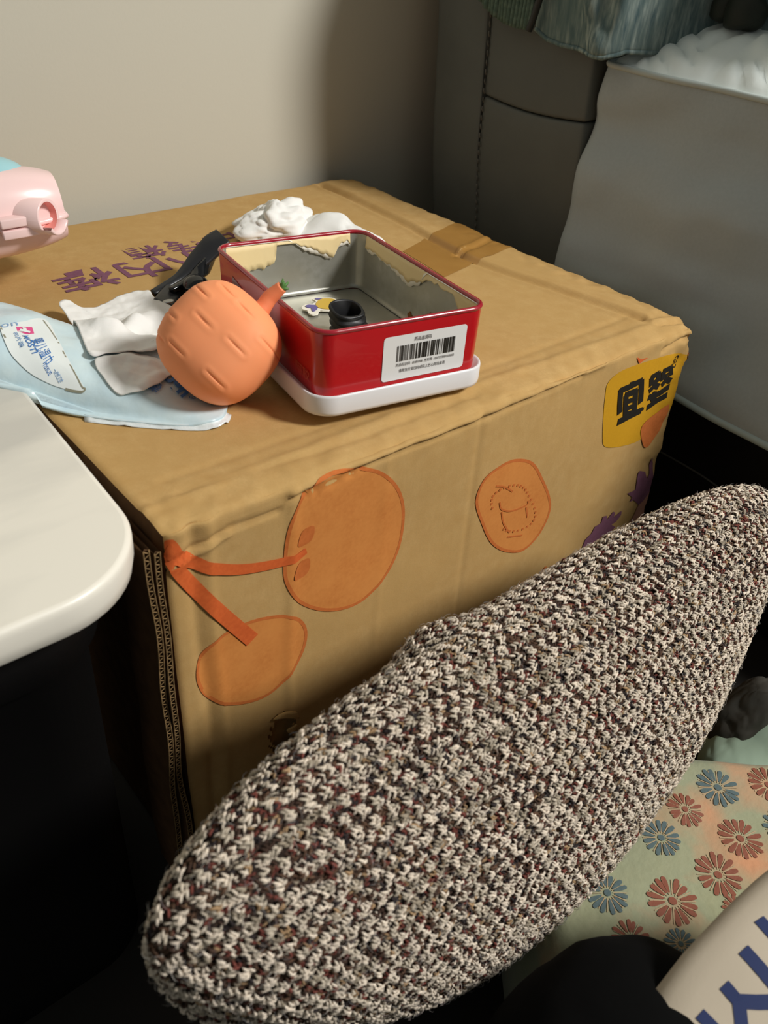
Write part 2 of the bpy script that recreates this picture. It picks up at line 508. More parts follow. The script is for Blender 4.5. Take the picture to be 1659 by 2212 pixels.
box = empty('cardboard_carton', (0.3, 0.28, 0), 'big brown cardboard carton with orange fruit prints, dented top and torn handle hole', 'box')
def carton_panel(name, face, step=0.0038, mat=M['card'], label=None):
    if face in 'tb':
        a, b = np.meshgrid(np.linspace(0, BL, int(BL / step)), np.linspace(0, BD, int(BD / step)), indexing='ij')
        P = np.stack([a, b, np.full(a.shape, H if face == 't' else 0.0)], -1)
    elif face in 'fk':
        a, b = np.meshgrid(np.linspace(0, BL, int(BL / step * 1.3)), np.linspace(0, H, int(H / step)), indexing='ij')
        P = np.stack([a, np.full(a.shape, 0.0 if face == 'f' else BD), b], -1)
    else:
        a, b = np.meshgrid(np.linspace(0, BD, int(BD / step)), np.linspace(0, H, int(H / step)), indexing='ij')
        P = np.stack([np.full(a.shape, 0.0 if face == 'l' else BL), a, b], -1)
    S = carton(P)
    F = grid_faces(*a.shape)
    if face == 'f':
        # the torn hand hole is really open
        cx, cz = P[..., 0].reshape(-1), P[..., 2].reshape(-1)
        keep = []
        for f in F:
            mx, mz = cx[list(f)].mean(), cz[list(f)].mean()
            e = ((mx - 0.0905) / 0.0125) ** 2 + ((mz - (H - 0.2575)) / 0.0235) ** 2
            if e > 1 + 0.35 * math.sin(mx * 900 + mz * 500): keep.append(f)
        F = keep
    return mesh(name, S, F, mat, box, label=label)
carton_panel('top_panel', 't', .0026)
carton_panel('front_panel', 'f', .0028)
carton_panel('end_panel', 'r', 0.008)
carton_panel('back_panel', 'k', 0.012)
carton_panel('bottom_panel', 'b', 0.02)
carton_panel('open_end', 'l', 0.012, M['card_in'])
# darker liner behind the hand hole
a, b = np.meshgrid(np.linspace(0.055, 0.125, 12), np.linspace(H - 0.31, H - 0.20, 12), indexing='ij')
P = np.stack([a, 0.0085 + 0.002 * fbm(np.stack([a, a * 0, b], -1), 40, 3), b], -1)
grid('inner_liner', P, M['card'], box)
# torn flap pieces round the hole
for pts, off in (([(0.080, -0.232), (0.090, -0.229), (0.101, -0.233), (0.104, -0.243), (0.100, -0.240), (0.090, -0.236)], 0.004),
                 ([(0.083, -0.276), (0.088, -0.286), (0.094, -0.292), (0.090, -0.282), (0.087, -0.272)], 0.005),
                 ([(0.094, -0.256), (0.103, -0.253), (0.104, -0.259), (0.098, -0.262)], 0.002)):
    V2, F2 = fan(crom(pts, 4), 2)
    V = np.stack([V2[:, 0], np.zeros(len(V2)), V2[:, 1] + H], 1)
    V = carton(V) + np.stack([0 * V2[:, 0], -off * (0.4 + 0.6 * sstep(.08, .105, V2[:, 0])), 0 * V2[:, 0]], 1)
    solidify(mesh('torn_flap', V, F2, M['card'], box), 0.0012)

# the open end: two flap layers with bare corrugated edges
def corrugated_flap(x0, z0, z1, lean):
    Y0, Y1 = -0.002, 0.045
    t = 0.0042
    n = 150
    zz = np.linspace(z0, z1, n)
    xx = x0 + lean * (zz - z1) + 0.0012 * np.sin(zz * 23 + x0 * 900) + 0.0007 * np.sin(zz * 61)
    yy = Y0 + 0.0015 * np.sin(zz * 37 + x0 * 700)
    Pm = np.zeros((n, 5, 3))
    for k, (dx, yb) in enumerate(((0, Y1), (0, 0), (t / 2, 0.002), (t, 0), (t, Y1))):
        Pm[:, k, 0] = xx + dx; Pm[:, k, 1] = np.where(yb > 0.1, yb, yy + yb); Pm[:, k, 2] = zz
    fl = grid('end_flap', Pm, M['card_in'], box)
    parts = []
    for dx in (0.0002, t - 0.0002):
        parts.append(tube(np.stack([xx + dx, yy - 0.0004, zz], 1), 0.00055, 5))
    zf = np.linspace(z0, z1, 900)
    xf = np.interp(zf, zz, xx) + t / 2 + (t / 2 - 0.0004) * np.sin(zf * 2 * np.pi / 0.0062)
    parts.append(tube(np.stack([xf, np.interp(zf, zz, yy) - 0.0002, zf], 1), 0.00045, 4))
    V, F = merge(parts)
    mesh('corrugated_edge', V, F, M['card_core'], fl)
corrugated_flap(-0.0128, 0.03, H - 0.006, 0.012)
corrugated_flap(-0.0072, 0.02, H - 0.010, 0.004)

# -- printing on the carton
def on_front(name, V2, F, mat, parent=None, lift=0.0006, label=None):
    V2 = np.asarray(V2, float)
    V = carton(np.stack([V2[:, 0], np.zeros(len(V2)), V2[:, 1]], 1))
    V[:, 1] -= lift
    return mesh(name, V, F, mat, parent or box, label=label)
def on_top(name, V2, F, mat, parent=None, lift=0.0006, label=None):
    V2 = np.asarray(V2, float)
    V = carton(np.stack([V2[:, 0], V2[:, 1], np.full(len(V2), H)], 1))
    V[:, 2] += lift
    return mesh(name, V, F, mat, parent or box, label=label)
def fpx(pts):
    return np.array([at(x, y, 1, 0.0)[[0, 2]] for x, y in pts])
def tpx(pts):
    return np.array([at(x, y, 2, 0.0)[:2] for x, y in pts])

def blob(name, pts, mat, edge=None, rings=14, ew=0.003, label=None, lift=0.00045, n=8):
    O = crom(fpx(pts), n)
    V, F = fan(O, rings)
    o = on_front(name, V, F, mat, lift=lift, label=label)
    if edge:
        Oc = np.concatenate([O, O[:1]])
        c = O.mean(0)
        Oc = c + (Oc - c) * 0.985
        V, F = ribbon(Oc, ew)
        e = on_front('printed_outline', V, F, edge, parent=o, lift=lift + 0.00015)
    return o
blob('printed_cherry', [(760, 1010), (822, 1020), (862, 1055), (878, 1110), (868, 1180), (835, 1245), (780, 1300), (715, 1321), (655, 1308), (622, 1265), (618, 1205), (628, 1130), (660, 1060), (705, 1022)], M['ink_orange'], M['ink_edge'], label='upper printed cherry, orange ink')
blob('printed_cherry', [(600, 1335), (645, 1338), (664, 1365), (655, 1410), (625, 1460), (575, 1505), (510, 1523), (455, 1512), (430, 1475), (436, 1430), (470, 1385), (535, 1350)], M['ink_orange'], M['ink_edge'], label='lower printed cherry, orange ink')
for pts, w in (([(354, 1192), (400, 1210), (455, 1228), (520, 1232), (590, 1222), (640, 1208), (665, 1192)], [0.011, .010, .0095, .009, .0085, .008, .006]),
               ([(356, 1200), (400, 1250), (450, 1300), (500, 1345), (548, 1385)], [0.010, .0105, .011, .0115, .012])):
    C2 = crom(fpx(pts), 8, closed=False)
    V, F = ribbon(C2, np.interp(np.linspace(0, 1, len(C2)), np.linspace(0, 1, len(w)), w))
    on_front('printed_stalk', V, F, M['ink_red'], lift=0.0013)
blob('printed_stalk', [(350, 1178), (372, 1166), (392, 1186), (398, 1210), (374, 1222), (356, 1212)], M['ink_red'], rings=3, lift=0.0010)
for c in ((660, 1160), (652, 1232)):
    blob('printed_mark', [(c[0] - 14, c[1] + 22), (c[0] - 4, c[1] - 10), (c[0] + 20, c[1] - 22), (c[0] + 20, c[1] + 2), (c[0] + 6, c[1] + 18)], M['ink_edge'], rings=3, lift=0.0009)
bis = blob('printed_biscuit', [(1112, 994), (1150, 1000), (1172, 1035), (1188, 1075), (1188, 1110), (1165, 1155), (1130, 1188), (1092, 1190), (1062, 1172), (1042, 1130), (1030, 1085), (1045, 1040), (1075, 1012)], M['ink_orange'], M['ink_edge'], label='round biscuit print in orange ink')
parts = []
for k in range(34):
    t = 2 * math.pi * k / 34
    if 2.2 < t < 3.0: continue
    x, y = 1110 + 46 * math.cos(t) + 5 * math.sin(3 * t), 1098 + 50 * math.sin(t)
    q = fpx([(x, y)])[0]
    V, F = fan(q + 0.0017 * np.stack([np.cos(np.linspace(0, 6.28, 7)[:-1]), np.sin(np.linspace(0, 6.28, 7)[:-1])], 1), 1)
    parts.append((V, F))
for pts in ([(1080, 1085), (1084, 1100), (1105, 1104), (1138, 1092), (1142, 1082)], [(1084, 1106), (1088, 1130), (1100, 1150)], [(1138, 1096), (1140, 1118)], [(1096, 1160), (1112, 1158), (1128, 1156)], [(1072, 1050), (1090, 1052), (1108, 1062)]):
    parts.append(ribbon(crom(fpx(pts), 6, closed=False), 0.0018))
V, F = merge(parts)
on_front('printed_dots', V, F, M['ink_edge'], parent=bis, lift=0.0009)

lab = blob('printed_label', [(1312, 830), (1326, 812), (1352, 796), (1405, 778), (1450, 765), (1478, 763), (1496, 775), (1494, 800), (1474, 842), (1455, 875), (1430, 905), (1400, 935), (1372, 955), (1330, 966), (1306, 964), (1302, 945), (1304, 890), (1308, 850)], M['ink_yellow'], rings=12, label='yellow printed label with black lettering')
Z6 = lambda L: [(1280 + x * .14466, 740 + y * .14466) for x, y in L]
def strokes(name, S, mat, w, parent, lift):
    parts = []
    for s in S:
        ww = s[0] if isinstance(s[0], float) else 1.0
        pts = s[1:] if isinstance(s[0], float) else s
        parts.append(ribbon(dense(fpx(Z6(pts)), 0.004), w * ww))
    V, F = merge(parts)
    return on_front(name, V, F, mat, parent=parent, lift=lift)
strokes('printed_character', [
    [(575, 650), (600, 575)],
    [(398, 745), (420, 712), (560, 655)], [(540, 664), (735, 560)], [(422, 705), (408, 890), (402, 1058)], [(728, 562), (726, 730), (718, 900)],
    [(502, 770), (492, 950), (486, 1120)], [(480, 788), (660, 716)], [(642, 716), (636, 880), (622, 1040)],
    [.8, (490, 892), (650, 832)], [.8, (490, 990), (645, 930)], [.8, (490, 1070), (630, 1025)],
    [1.1, (370, 1190), (560, 1090), (738, 1010)], [(620, 1050), (660, 1020)], [(738, 985), (730, 1030)]], M['ink_black'], 0.0075, lab, 0.0010)
strokes('printed_character', [
    [(878, 640), (880, 505)], [(868, 520), (990, 450)], [(990, 440), (984, 580)],
    [.9, (936, 545), (925, 640)], [(925, 640), (845, 730)], [(925, 640), (990, 655)],
    [(1046, 560), (1062, 415)], [(1050, 430), (1190, 362)], [(1182, 362), (1166, 492)],
    [.9, (1105, 460), (1092, 560)], [(1092, 560), (1030, 640)], [(1092, 550), (1164, 568)],
    [1.1, (835, 822), (990, 760), (1146, 650)], [(935, 725), (890, 830), (950, 880)], [(950, 880), (985, 850)],
    [1.1, (1108, 775), (980, 850), (880, 930), (815, 978)]], M['ink_black'], 0.0068, lab, 0.0010)
th = np.linspace(0, 2 * np.pi, 21)
c = fpx([(1463, 780)])[0]
V, F = merge([ribbon(c + np.stack([0.0042 * np.cos(th), 0.0065 * np.sin(th)], 1), 0.0012),
              fit_text('R', c[0] - .0021, c[0] + .0021, c[1] - .003, c[1] + .003, 0.02)])
on_front('registered_mark', V, F, M['ink_black'], parent=lab, lift=0.0008)
blob('printed_carrot', [(1384, 930), (1394, 912), (1420, 890), (1444, 872), (1440, 895), (1424, 925), (1405, 955), (1392, 966), (1386, 955)], M['ink_edge'], rings=4, lift=0.0010)
blob('printed_mark', [(1376, 772), (1384, 775), (1398, 772), (1388, 779), (1380, 784)], M['ink_red'], rings=2, lift=0.0008)
blob('printed_mark', [(1486, 765), (1497, 762), (1494, 780), (1486, 786)], M['ink_edge'], rings=2, lift=0.0008)

def subdivide(V, F, levels):
    V = [tuple(v) for v in V]
    for _ in range(levels):
        mid, out = {}, []
        def m(a, b):
            k = (min(a, b), max(a, b))
            if k not in mid:
                mid[k] = len(V); V.append(tuple((p + q) / 2 for p, q in zip(V[a], V[b])))
            return mid[k]
        for a, b, c in F:
            ab, bc, ca_ = m(a, b), m(b, c), m(c, a)
            out += [(a, ab, ca_), (b, bc, ab), (c, ca_, bc), (ab, bc, ca_)]
        F = out
    return np.array(V), F
def leafy(name, pts, mat, label=None):
    V2 = fpx(pts)
    from mathutils.geometry import tessellate_polygon
    P3 = [Vector((a, b, 0)) for a, b in V2]
    F = [tuple(t) for t in tessellate_polygon([P3])]
    V2, F = subdivide(V2, F, 3)
    return on_front(name, V2, F, mat, lift=0.0009, label=label)
leafy('printed_leaf', [(1255, 1185), (1262, 1165), (1276, 1150), (1283, 1136), (1296, 1128), (1300, 1114), (1308, 1112), (1309, 1120), (1322, 1103), (1326, 1106), (1322, 1116), (1339, 1101), (1338, 1110), (1328, 1124), (1318, 1132), (1326, 1136), (1316, 1148), (1300, 1156), (1284, 1170), (1268, 1182), (1250, 1196)], M['ink_purple'], label='purple printed leaf')
leafy('printed_leaf', [(1406, 986), (1411, 1000), (1404, 1040), (1402, 1055), (1385, 1082), (1378, 1090), (1365, 1078), (1357, 1082), (1362, 1072), (1352, 1064), (1370, 1056), (1376, 1022), (1380, 1016), (1392, 1018), (1394, 1032), (1400, 1022)], M['ink_purple'])
leafy('printed_stalk', [(1402, 1055), (1385, 1082), (1378, 1090), (1362, 1115), (1346, 1140), (1372, 1135), (1392, 1110), (1398, 1085)], M['ink_lilac'])
V, F = ribbon(crom(fpx([(1100, 1278), (1120, 1260), (1140, 1255), (1165, 1238), (1178, 1222)]), 5, closed=False), [.004] * 20 + [.002])
on_front('printed_mark', V, F, M['ink_edge'], lift=0.0009)

# purple lettering on the top, read from the far side
def top_text(s, cx, cy, w, h):
    V, F = fit_text(s, -w / 2, w / 2, -h / 2, h / 2, 0.016)
    V = np.array([cx, cy]) - V
    on_top('printed_character', V, F, M['ink_purple'], lift=0.0005)
for s, cx, cy, w, h in (('裤', .137, .404, .060, .052), ('内', .199, .405, .050, .050), ('小', .258, .408, .054, .048),
                        ('箱', .223, .447, .042, .036), ('转', .270, .449, .042, .036), ('中', .316, .450, .036, .036)):
    top_text(s, cx, cy, w, h)
# brown tape over the edge
a, b = np.meshgrid(np.linspace(0, 1, 60), np.linspace(0, 1, 26), indexing='ij')
cq = tpx([(870, 545), (985, 480), (1125, 522), (960, 600)])
e0, e1 = cq[0] * (1 - a[..., None]) + cq[1] * a[..., None], cq[3] * (1 - a[..., None]) + cq[2] * a[..., None]
P2 = e0 * (1 - b[..., None]) + e1 * b[..., None]
ext = np.clip(P2[..., 0], None, 0.5995)
P = carton(np.stack([ext, P2[..., 1], np.full(a.shape, H)], -1))
P[..., 2] += 0.0005
grid('packing_tape', P, M['tape'], box, label='brown packing tape over the right edge')
a, b = np.meshgrid(np.linspace(0, .12, 20), np.linspace(.262, .343, 12), indexing='ij')
P = carton(np.stack([np.full(a.shape, BL), b, H - a], -1)); P[..., 0] += .0008
grid('packing_tape', P, M['tape'], box)

# ------------------------------------------------------------------ white table, lower left
tab = empty('side_table', (-0.22, 0.22, 0), 'black side table with rounded white top at the left edge', 'table')
def rrect(x0, y0, x1, y1, r, n=14):
    pts = []
    for cx, cy, a0 in ((x1 - r, y0 + r, -90), (x1 - r, y1 - r, 0), (x0 + r, y1 - r, 90), (x0 + r, y0 + r, 180)):
        for k in range(n + 1):
            t = math.radians(a0 + 90 * k / n)
            pts.append((cx + r * math.cos(t), cy + r * math.sin(t)))
    return np.array(pts)
def slab(name, x0, y0, x1, y1, r, prof, mat, parent, skew=0.052, **k):
    """prof: list of (inset, z)"""
    rings = []
    for ins, z in prof:
        O = rrect(x0 + ins, y0 + ins, x1 - ins, y1 - ins, max(r - ins, .001))
        rings.append(np.concatenate([O, np.full((len(O), 1), z)], 1))
    P = np.array(rings)
    P[..., 0] += skew * P[..., 1]
    n = P.shape[1]
    F = grid_faces(len(rings), n, wrap_v=True)
    F = [f[::-1] for f in F]
    F += [tuple(range(n)), tuple(range(P.shape[0] * n - 1, P.shape[0] * n - n - 1, -1))]
    if prof[0][1] < prof[-1][1]: F = [tuple(reversed(f)) for f in F]
    o = mesh(name, P, F, mat, parent, **k)
    for p in o.data.polygons:
        if len(p.vertices) > 4: p.use_smooth = False
    return o
TZ = H + 0.0155
slab('table_top', -0.46, -0.044, -0.0150, 0.255, 0.064, [(0.0040, TZ), (0.0012, TZ - 0.0006), (0.0002, TZ - 0.003), (0, TZ - 0.006), (0.0002, TZ - 0.015), (0.002, TZ - 0.024), (0.007, TZ - 0.029), (0.02, TZ - 0.030)], M['table'], tab)
slab('table_body', -0.45, -0.020, -0.038, 0.235, 0.060, [(0.004, TZ - 0.030), (0, TZ - 0.034), (0, TZ - 0.075), (0.010, TZ - 0.080), (0.012, 0.03), (0.012, 0.0)], M['table_black'], tab)
xs = np.array([-0.034, -0.034])

# ------------------------------------------------------------------ red tin on its white lid
TIN_C, TIN_A = np.array([0.2491, 0.1365]), math.radians(-10.28)
TW, TD, TH = 0.1504, 0.2103, 0.0686
tin = empty('red_tin', (TIN_C[0], TIN_C[1], H), 'open red rectangular tin with barcode sticker standing on its white lid', 'tin')
ca, sa = math.cos(TIN_A), math.sin(TIN_A)
TIN_T = _rot(-.03, .012, 0)              # the lid sits a little tilted on the sagging carton
TZ0 = H + 0.0012 + .5 * (TD + .01) * .03 + .5 * (TW + .01) * .012
def tin_w(V):
    V = np.asarray(V, float) @ TIN_T.T
    return np.stack([TIN_C[0] + ca * V[..., 0] - sa * V[..., 1], TIN_C[1] + sa * V[..., 0] + ca * V[..., 1], TZ0 + V[..., 2]], -1)
def tin_rings(name, prof, mat, r=0.016, cap0=False, cap1=False, flip=False, parent=None, n=10, label=None):
    rings = []
    for ins, z in prof:
        O = rrect(-TW / 2 + ins, -TD / 2 + ins, TW / 2 - ins, TD / 2 - ins, max(r - ins, .002), n)
        rings.append(np.concatenate([O, np.full((len(O), 1), z)], 1))
    P = tin_w(np.array(rings))
    m = P.shape[1]
    F = grid_faces(len(rings), m, wrap_v=True)
    if cap0: F.append(tuple(range(m)))
    if cap1: F.append(tuple(range(len(rings) * m - m, len(rings) * m)))
    if flip: F = [tuple(reversed(f)) for f in F]
    return mesh(name, P, F, mat, parent or tin, label=label)
rim_z = TH
tin_rings('outer_wall', [(0.0030, 0.012), (0.0022, 0.018), (0.0014, 0.045), (0.0008, rim_z - 0.004), (0.0010, rim_z - 0.002)], M['red'])
# rolled rim
th = np.linspace(0, 2 * np.pi, 11)
tin_rings('rolled_rim', [(0.0018 - 0.0020 * math.cos(t), rim_z - 0.0012 + 0.0020 * math.sin(t)) for t in th], M['red_rim'])
inner = tin_rings('inner_wall', [(0.0030, rim_z - 0.001), (0.0036, 0.055), (0.0042, 0.030), (0.0046, 0.018), (0.0060, 0.0152), (0.0085, 0.0150)], M['tin'], flip=False, label='bare metal inside wall')
O = rrect(-TW / 2 + .008, -TD / 2 + .008, TW / 2 - .008, TD / 2 - .008, .010, 8)
V2, F2 = fan(O, 8, center=(0, 0))
zz = 0.0155 - 0.0012 * sstep(.93, .99, np.maximum(np.abs(V2[:, 0]) / (TW / 2 - .008), np.abs(V2[:, 1]) / (TD / 2 - .008)))
mesh('inner_floor', tin_w(np.stack([V2[:, 0], V2[:, 1], zz], 1)), F2, M['tin'], tin)
lid = tin_rings('white_lid', [(0.004, 0.0), (0.0005, 0.0004), (-0.0040, 0.0022), (-0.0046, 0.005), (-0.0048, 0.017), (-0.0044, 0.0186), (-0.0034, 0.0190), (-0.0022, 0.0182), (0.0010, 0.0160), (0.0026, 0.0150)], M['white_plastic'], r=0.017, cap0=True)
# cream lining left on the inside, torn along its lower edge
def lining(name, p0, p1, tops, mat, off=0.0003, seed=0):
    """strip on an inner wall between plan points p0 and p1; tops: (t, depth below the rim) of the torn edge"""
    t = np.linspace(0, 1, 90)
    dep = np.interp(t, [a for a, b in tops], [b for a, b in tops])
    dep = dep + 0.0018 * vnoise(np.stack([t * 40, t * 0, t * 0], 1), 1.0, seed) * (dep > .004)
    p = np.array(p0)[None] * (1 - t[:, None]) + np.array(p1)[None] * t[:, None]
    c = -np.array(p).copy()
    dirn = np.array([-(p1[1] - p0[1]), p1[0] - p0[0]]); dirn = dirn / np.linalg.norm(dirn)
    if dirn @ (-(np.array(p0) + np.array(p1)) / 2) < 0: dirn = -dirn
    r_ = np.linspace(0, 1, 5)
    P = np.zeros((90, 5, 3))
    for j, k in enumerate(r_):
        P[:, j, :2] = p + dirn * (off + 0.0012 * k)
        P[:, j, 2] = rim_z - 0.002 - dep * k
    return solidify(grid(name, tin_w(P), mat, inner), 0.0003, 0)
W2, D2 = TW / 2 - 0.0038, TD / 2 - 0.0038
R_ = 0.012
lining('cream_lining', (-W2 + .004, D2), (W2 - R_, D2), [(0, .022), (.08, .026), (.2, .024), (.33, .022), (.39, .018), (.40, .010), (.37, .003), (.55, .003), (.66, .008), (.78, .016), (.86, .020), (.90, .010), (.96, .006), (1, .009)], M['cream'], seed=3)
lining('torn_edge', (-W2 + .004, D2), (W2 - R_, D2), [(0, 0), (.50, 0), (.62, .010), (.72, .017), (.84, .023), (.90, .012), (1, .010)], M['torn'], off=0.0001, seed=4)
lining('cream_lining', (W2, D2 - R_), (W2, -D2 + .004), [(0, .010), (.1, .011), (.2, .012), (.3, .014), (.42, .017), (.52, .012), (.6, .005), (.72, .004), (.82, .006), (.9, .022), (1, .026)], M['cream'], seed=9)
lining('torn_edge', (W2, D2 - R_), (W2, -D2 + .004), [(0, .012), (.2, .014), (.3, .016), (.42, .021), (.52, .014), (.58, 0), (1, 0)], M['torn'], off=0.0001, seed=12)
lining('cream_lining', (-W2, D2 - R_), (-W2, -D2 + R_), [(0, .024), (.3, .02), (.5, .022), (1, .02)], M['cream'], seed=15)
# rust spots and bare-metal stains inside
for ly, lz, r in ((.003, .0195, .0042), (-.030, .0300, .0050)):
    o = np.stack([np.cos(np.linspace(0, 6.28, 15)[:-1]), np.sin(np.linspace(0, 6.28, 15)[:-1])], 1) * r * (1 + .25 * np.sin(np.arange(14) * 2.3))[:, None]
    V2, F2 = fan(o, 3)
    out = .0014 * (1 - np.linalg.norm(V2, axis=1) / r * .8)
    mesh('rust_spot', tin_w(np.stack([TW / 2 - .0046 - out, V2[:, 0] + ly, V2[:, 1] + lz], 1)), F2, M['rust_spot'], tin)
# outer decoration of the left wall
def left_wall(V2):   # (distance from the front corner, height) on the left outside wall
    V2 = np.asarray(V2, float)
    return tin_w(np.stack([np.full(len(V2), -TW / 2 + 0.0006) + 0.0009 * (1 - V2[:, 1] / TH), V2[:, 0] - TD / 2, V2[:, 1]], 1))
def left_poly(name, pts, mat):
    P3 = [Vector((a, b, 0)) for a, b in pts]
    from mathutils.geometry import tessellate_polygon
    mesh(name, left_wall(pts), [tuple(t) for t in tessellate_polygon([P3])], mat, tin, smooth=False)
left_poly('printed_band', [(.168, .055), (.150, .052), (.125, .044), (.105, .036), (.080, .030), (.080, .022), (.105, .024), (.130, .028), (.150, .038), (.168, .042)], M['maroon'])
left_poly('printed_band', [(.168, .040), (.150, .036), (.130, .026), (.105, .022), (.085, .020), (.085, .019), (.168, .019)], M['rust'])
V, F = fit_text('阿胶', .018, .042, .0235, .0325, 0.0)
V[:, 0] = .058 - V[:, 0]
mesh('printed_lettering', left_wall(V) + np.array([-.0002, 0, 0]), F, M['print_pale'], tin, smooth=False)
# barcode sticker on the near wall
def near_wall(V2, lift=0.0006):
    V2 = np.asarray(V2, float)
    return tin_w(np.stack([V2[:, 0], np.full(len(V2), -TD / 2 + 0.0012) + 0.0012 * (1 - V2[:, 1] / TH) - lift, V2[:, 1]], 1))
sx0, sx1, sz0, sz1 = -0.020, 0.0555, 0.0195, 0.0565
O = rrect(sx0, sz0, sx1, sz1, 0.003, 5)
V2, F2 = fan(O, 2)
stk = mesh('barcode_sticker', near_wall(V2, .0006), F2, M['sticker'], tin, smooth=False, label='white sticker with black barcode')
parts, pg = [], []
rs = np.random.RandomState(7)
x = sx0 + .012
while x < sx1 - .010:
    w = rs.choice([.0004, .0007, .0007, .0011, .0015])
    q = [(x, sz0 + .0155), (x + w, sz0 + .0155), (x + w, sz0 + .0285), (x, sz0 + .0285)]
    (parts if rs.rand() < .62 else pg).append((np.array(q), [(0, 1, 2, 3)]))
    x += w + rs.choice([.0004, .0005, .0007, .0011])
V, F = merge(parts); mesh('barcode', near_wall(V, .0009), F, M['ink_black'], stk, smooth=False)
V, F = merge(pg); mesh('barcode', near_wall(V, .0009), F, M['ink_grey'], stk, smooth=False)
parts = [fit_text('药品追溯码', sx0 + .027, sx0 + .0425, sz0 + .0305, sz0 + .0340, .01),
         fit_text('药品标识码 : 8181058  序列号 : 00777398103003', sx0 + .012, sx1 - .010, sz0 + .0112, sz0 + .0140, .01),
         fit_text('请用支付宝扫码或码上放心网站查询', sx0 + .015, sx1 - .018, sz0 + .0060, sz0 + .0090, .01)]
V, F = merge(parts)
mesh('sticker_lettering', near_wall(V, .0009), F, M['ink_grey'], stk, smooth=False)

# things inside the tin
def tin_floor(x, y):
    # height of the tin's inside floor above a plan point
    dx, dy = np.asarray(x, float) - TIN_C[0], np.asarray(y, float) - TIN_C[1]
    u, v = ca * dx + sa * dy, -sa * dx + ca * dy
    return TZ0 + .0166 - .03 * v - .012 * u
FZ = float(tin_floor(0.285, 0.165))
GX, GY = at(757, 728, 2, .022)[:2]
gt = empty('ribbed_gaiter', (GX, GY, FZ), 'black ribbed rubber tube piece standing inside the red tin', 'rubber part')
ax_top = np.array([0.0, 0.004, 1.0]); 
prof = []
z = 0
rad = [(0.0155, 0), (0.0168, .0015), (0.0170, .003), (0.0142, .0048), (0.0140, .0058), (0.0166, .0072), (0.0168, .0085), (0.0140, .0105), (0.0138, .0115), (0.0162, .013), (0.0164, .0143), (0.0136, .0163), (0.0134, .0173), (0.0158, .019), (0.0160, .0203), (0.0134, .0223), (0.0132, .0233), (0.0152, .0250), (0.0154, .0265), (0.0146, .0275), (0.0128, .0278), (0.0122, .0268), (0.0118, .015), (0.0115, .004), (0.006, .003)]
th = np.linspace(0, 2 * np.pi, 40, endpoint=False)
P = np.zeros((len(rad), 40, 3))
for i, (r, zz) in enumerate(rad):
    sq = (np.abs(np.cos(th)) ** 2.6 + np.abs(np.sin(th)) ** 2.6) ** (-1 / 2.6)
    jit = 1 + .02 * np.sin(5 * th + i)
    ux, uy = r * sq * np.cos(th) * .98 * jit, r * sq * np.sin(th) * .82 * jit
    P[i, :, 0] = GX + ca * ux - sa * uy - .12 * zz
    P[i, :, 1] = GY + sa * ux + ca * uy + .1 * zz
    P[i, :, 2] = FZ + zz * (1.0 + .12 * np.cos(th - 1.9))
F = grid_faces(len(rad), 40, wrap_v=True)
F.append(tuple(range((len(rad) - 1) * 40, len(rad) * 40)))
F.append(tuple(reversed(range(40))))
mesh('ribbed_body', P, F, M['black_rubber'], gt)

def tpx_floor(pts):
    return np.array([at(x, y, 2, 0.0175)[:2] for x, y in pts])
Z4 = lambda L: [(620 + x * .14467, 580 + y * .14467) for x, y in L]
stc = empty('paper_sticker', tuple(tpx_floor(Z4([(500, 600)]))[0]) + (FZ,), 'small cut-out sticker with yellow body and violet heart tail lying in the red tin', 'sticker')
def floor_shape(name, pts, mat, z, par, t=0.0006, n=6):
    V2, F2 = fan(crom(tpx_floor(Z4(pts)), n), 2)
    o = mesh(name, np.concatenate([V2, (tin_floor(V2[:, 0], V2[:, 1]) + z)[:, None]], 1), F2, mat, par, smooth=False)
    return solidify(o, t, -1)
body_pts = [(370, 515), (440, 498), (560, 492), (690, 498), (760, 560), (760, 690), (640, 705), (540, 702), (480, 700), (460, 750), (380, 770), (320, 740), (300, 700), (232, 680), (222, 645), (270, 605), (350, 600), (430, 560), (400, 535)]
P3 = [Vector((a, b, 0)) for a, b in crom(tpx_floor(Z4(body_pts)), 4)]
from mathutils.geometry import tessellate_polygon
V = np.array([[p.x, p.y, float(tin_floor(p.x, p.y)) + .0018] for p in P3])
solidify(mesh('sticker_backing', V, [tuple(t) for t in tessellate_polygon([P3])], M['torn'], stc, smooth=False), .0012, -1)
floor_shape('yellow_body', [(430, 600), (470, 545), (540, 516), (640, 515), (720, 540), (740, 620), (700, 680), (600, 685), (500, 672), (445, 645)], M['sticker_y'], + .0024, stc, .0003)
floor_shape('violet_tail', [(272, 640), (310, 618), (370, 618), (430, 625), (455, 655), (445, 690), (400, 722), (370, 710), (358, 670), (310, 662)], M['sticker_p'], + .0024, stc, .0003)
floor_shape('violet_fin', [(415, 520), (450, 510), (525, 512), (500, 528), (450, 530)], M['sticker_p'], + .0024, stc, .0003)

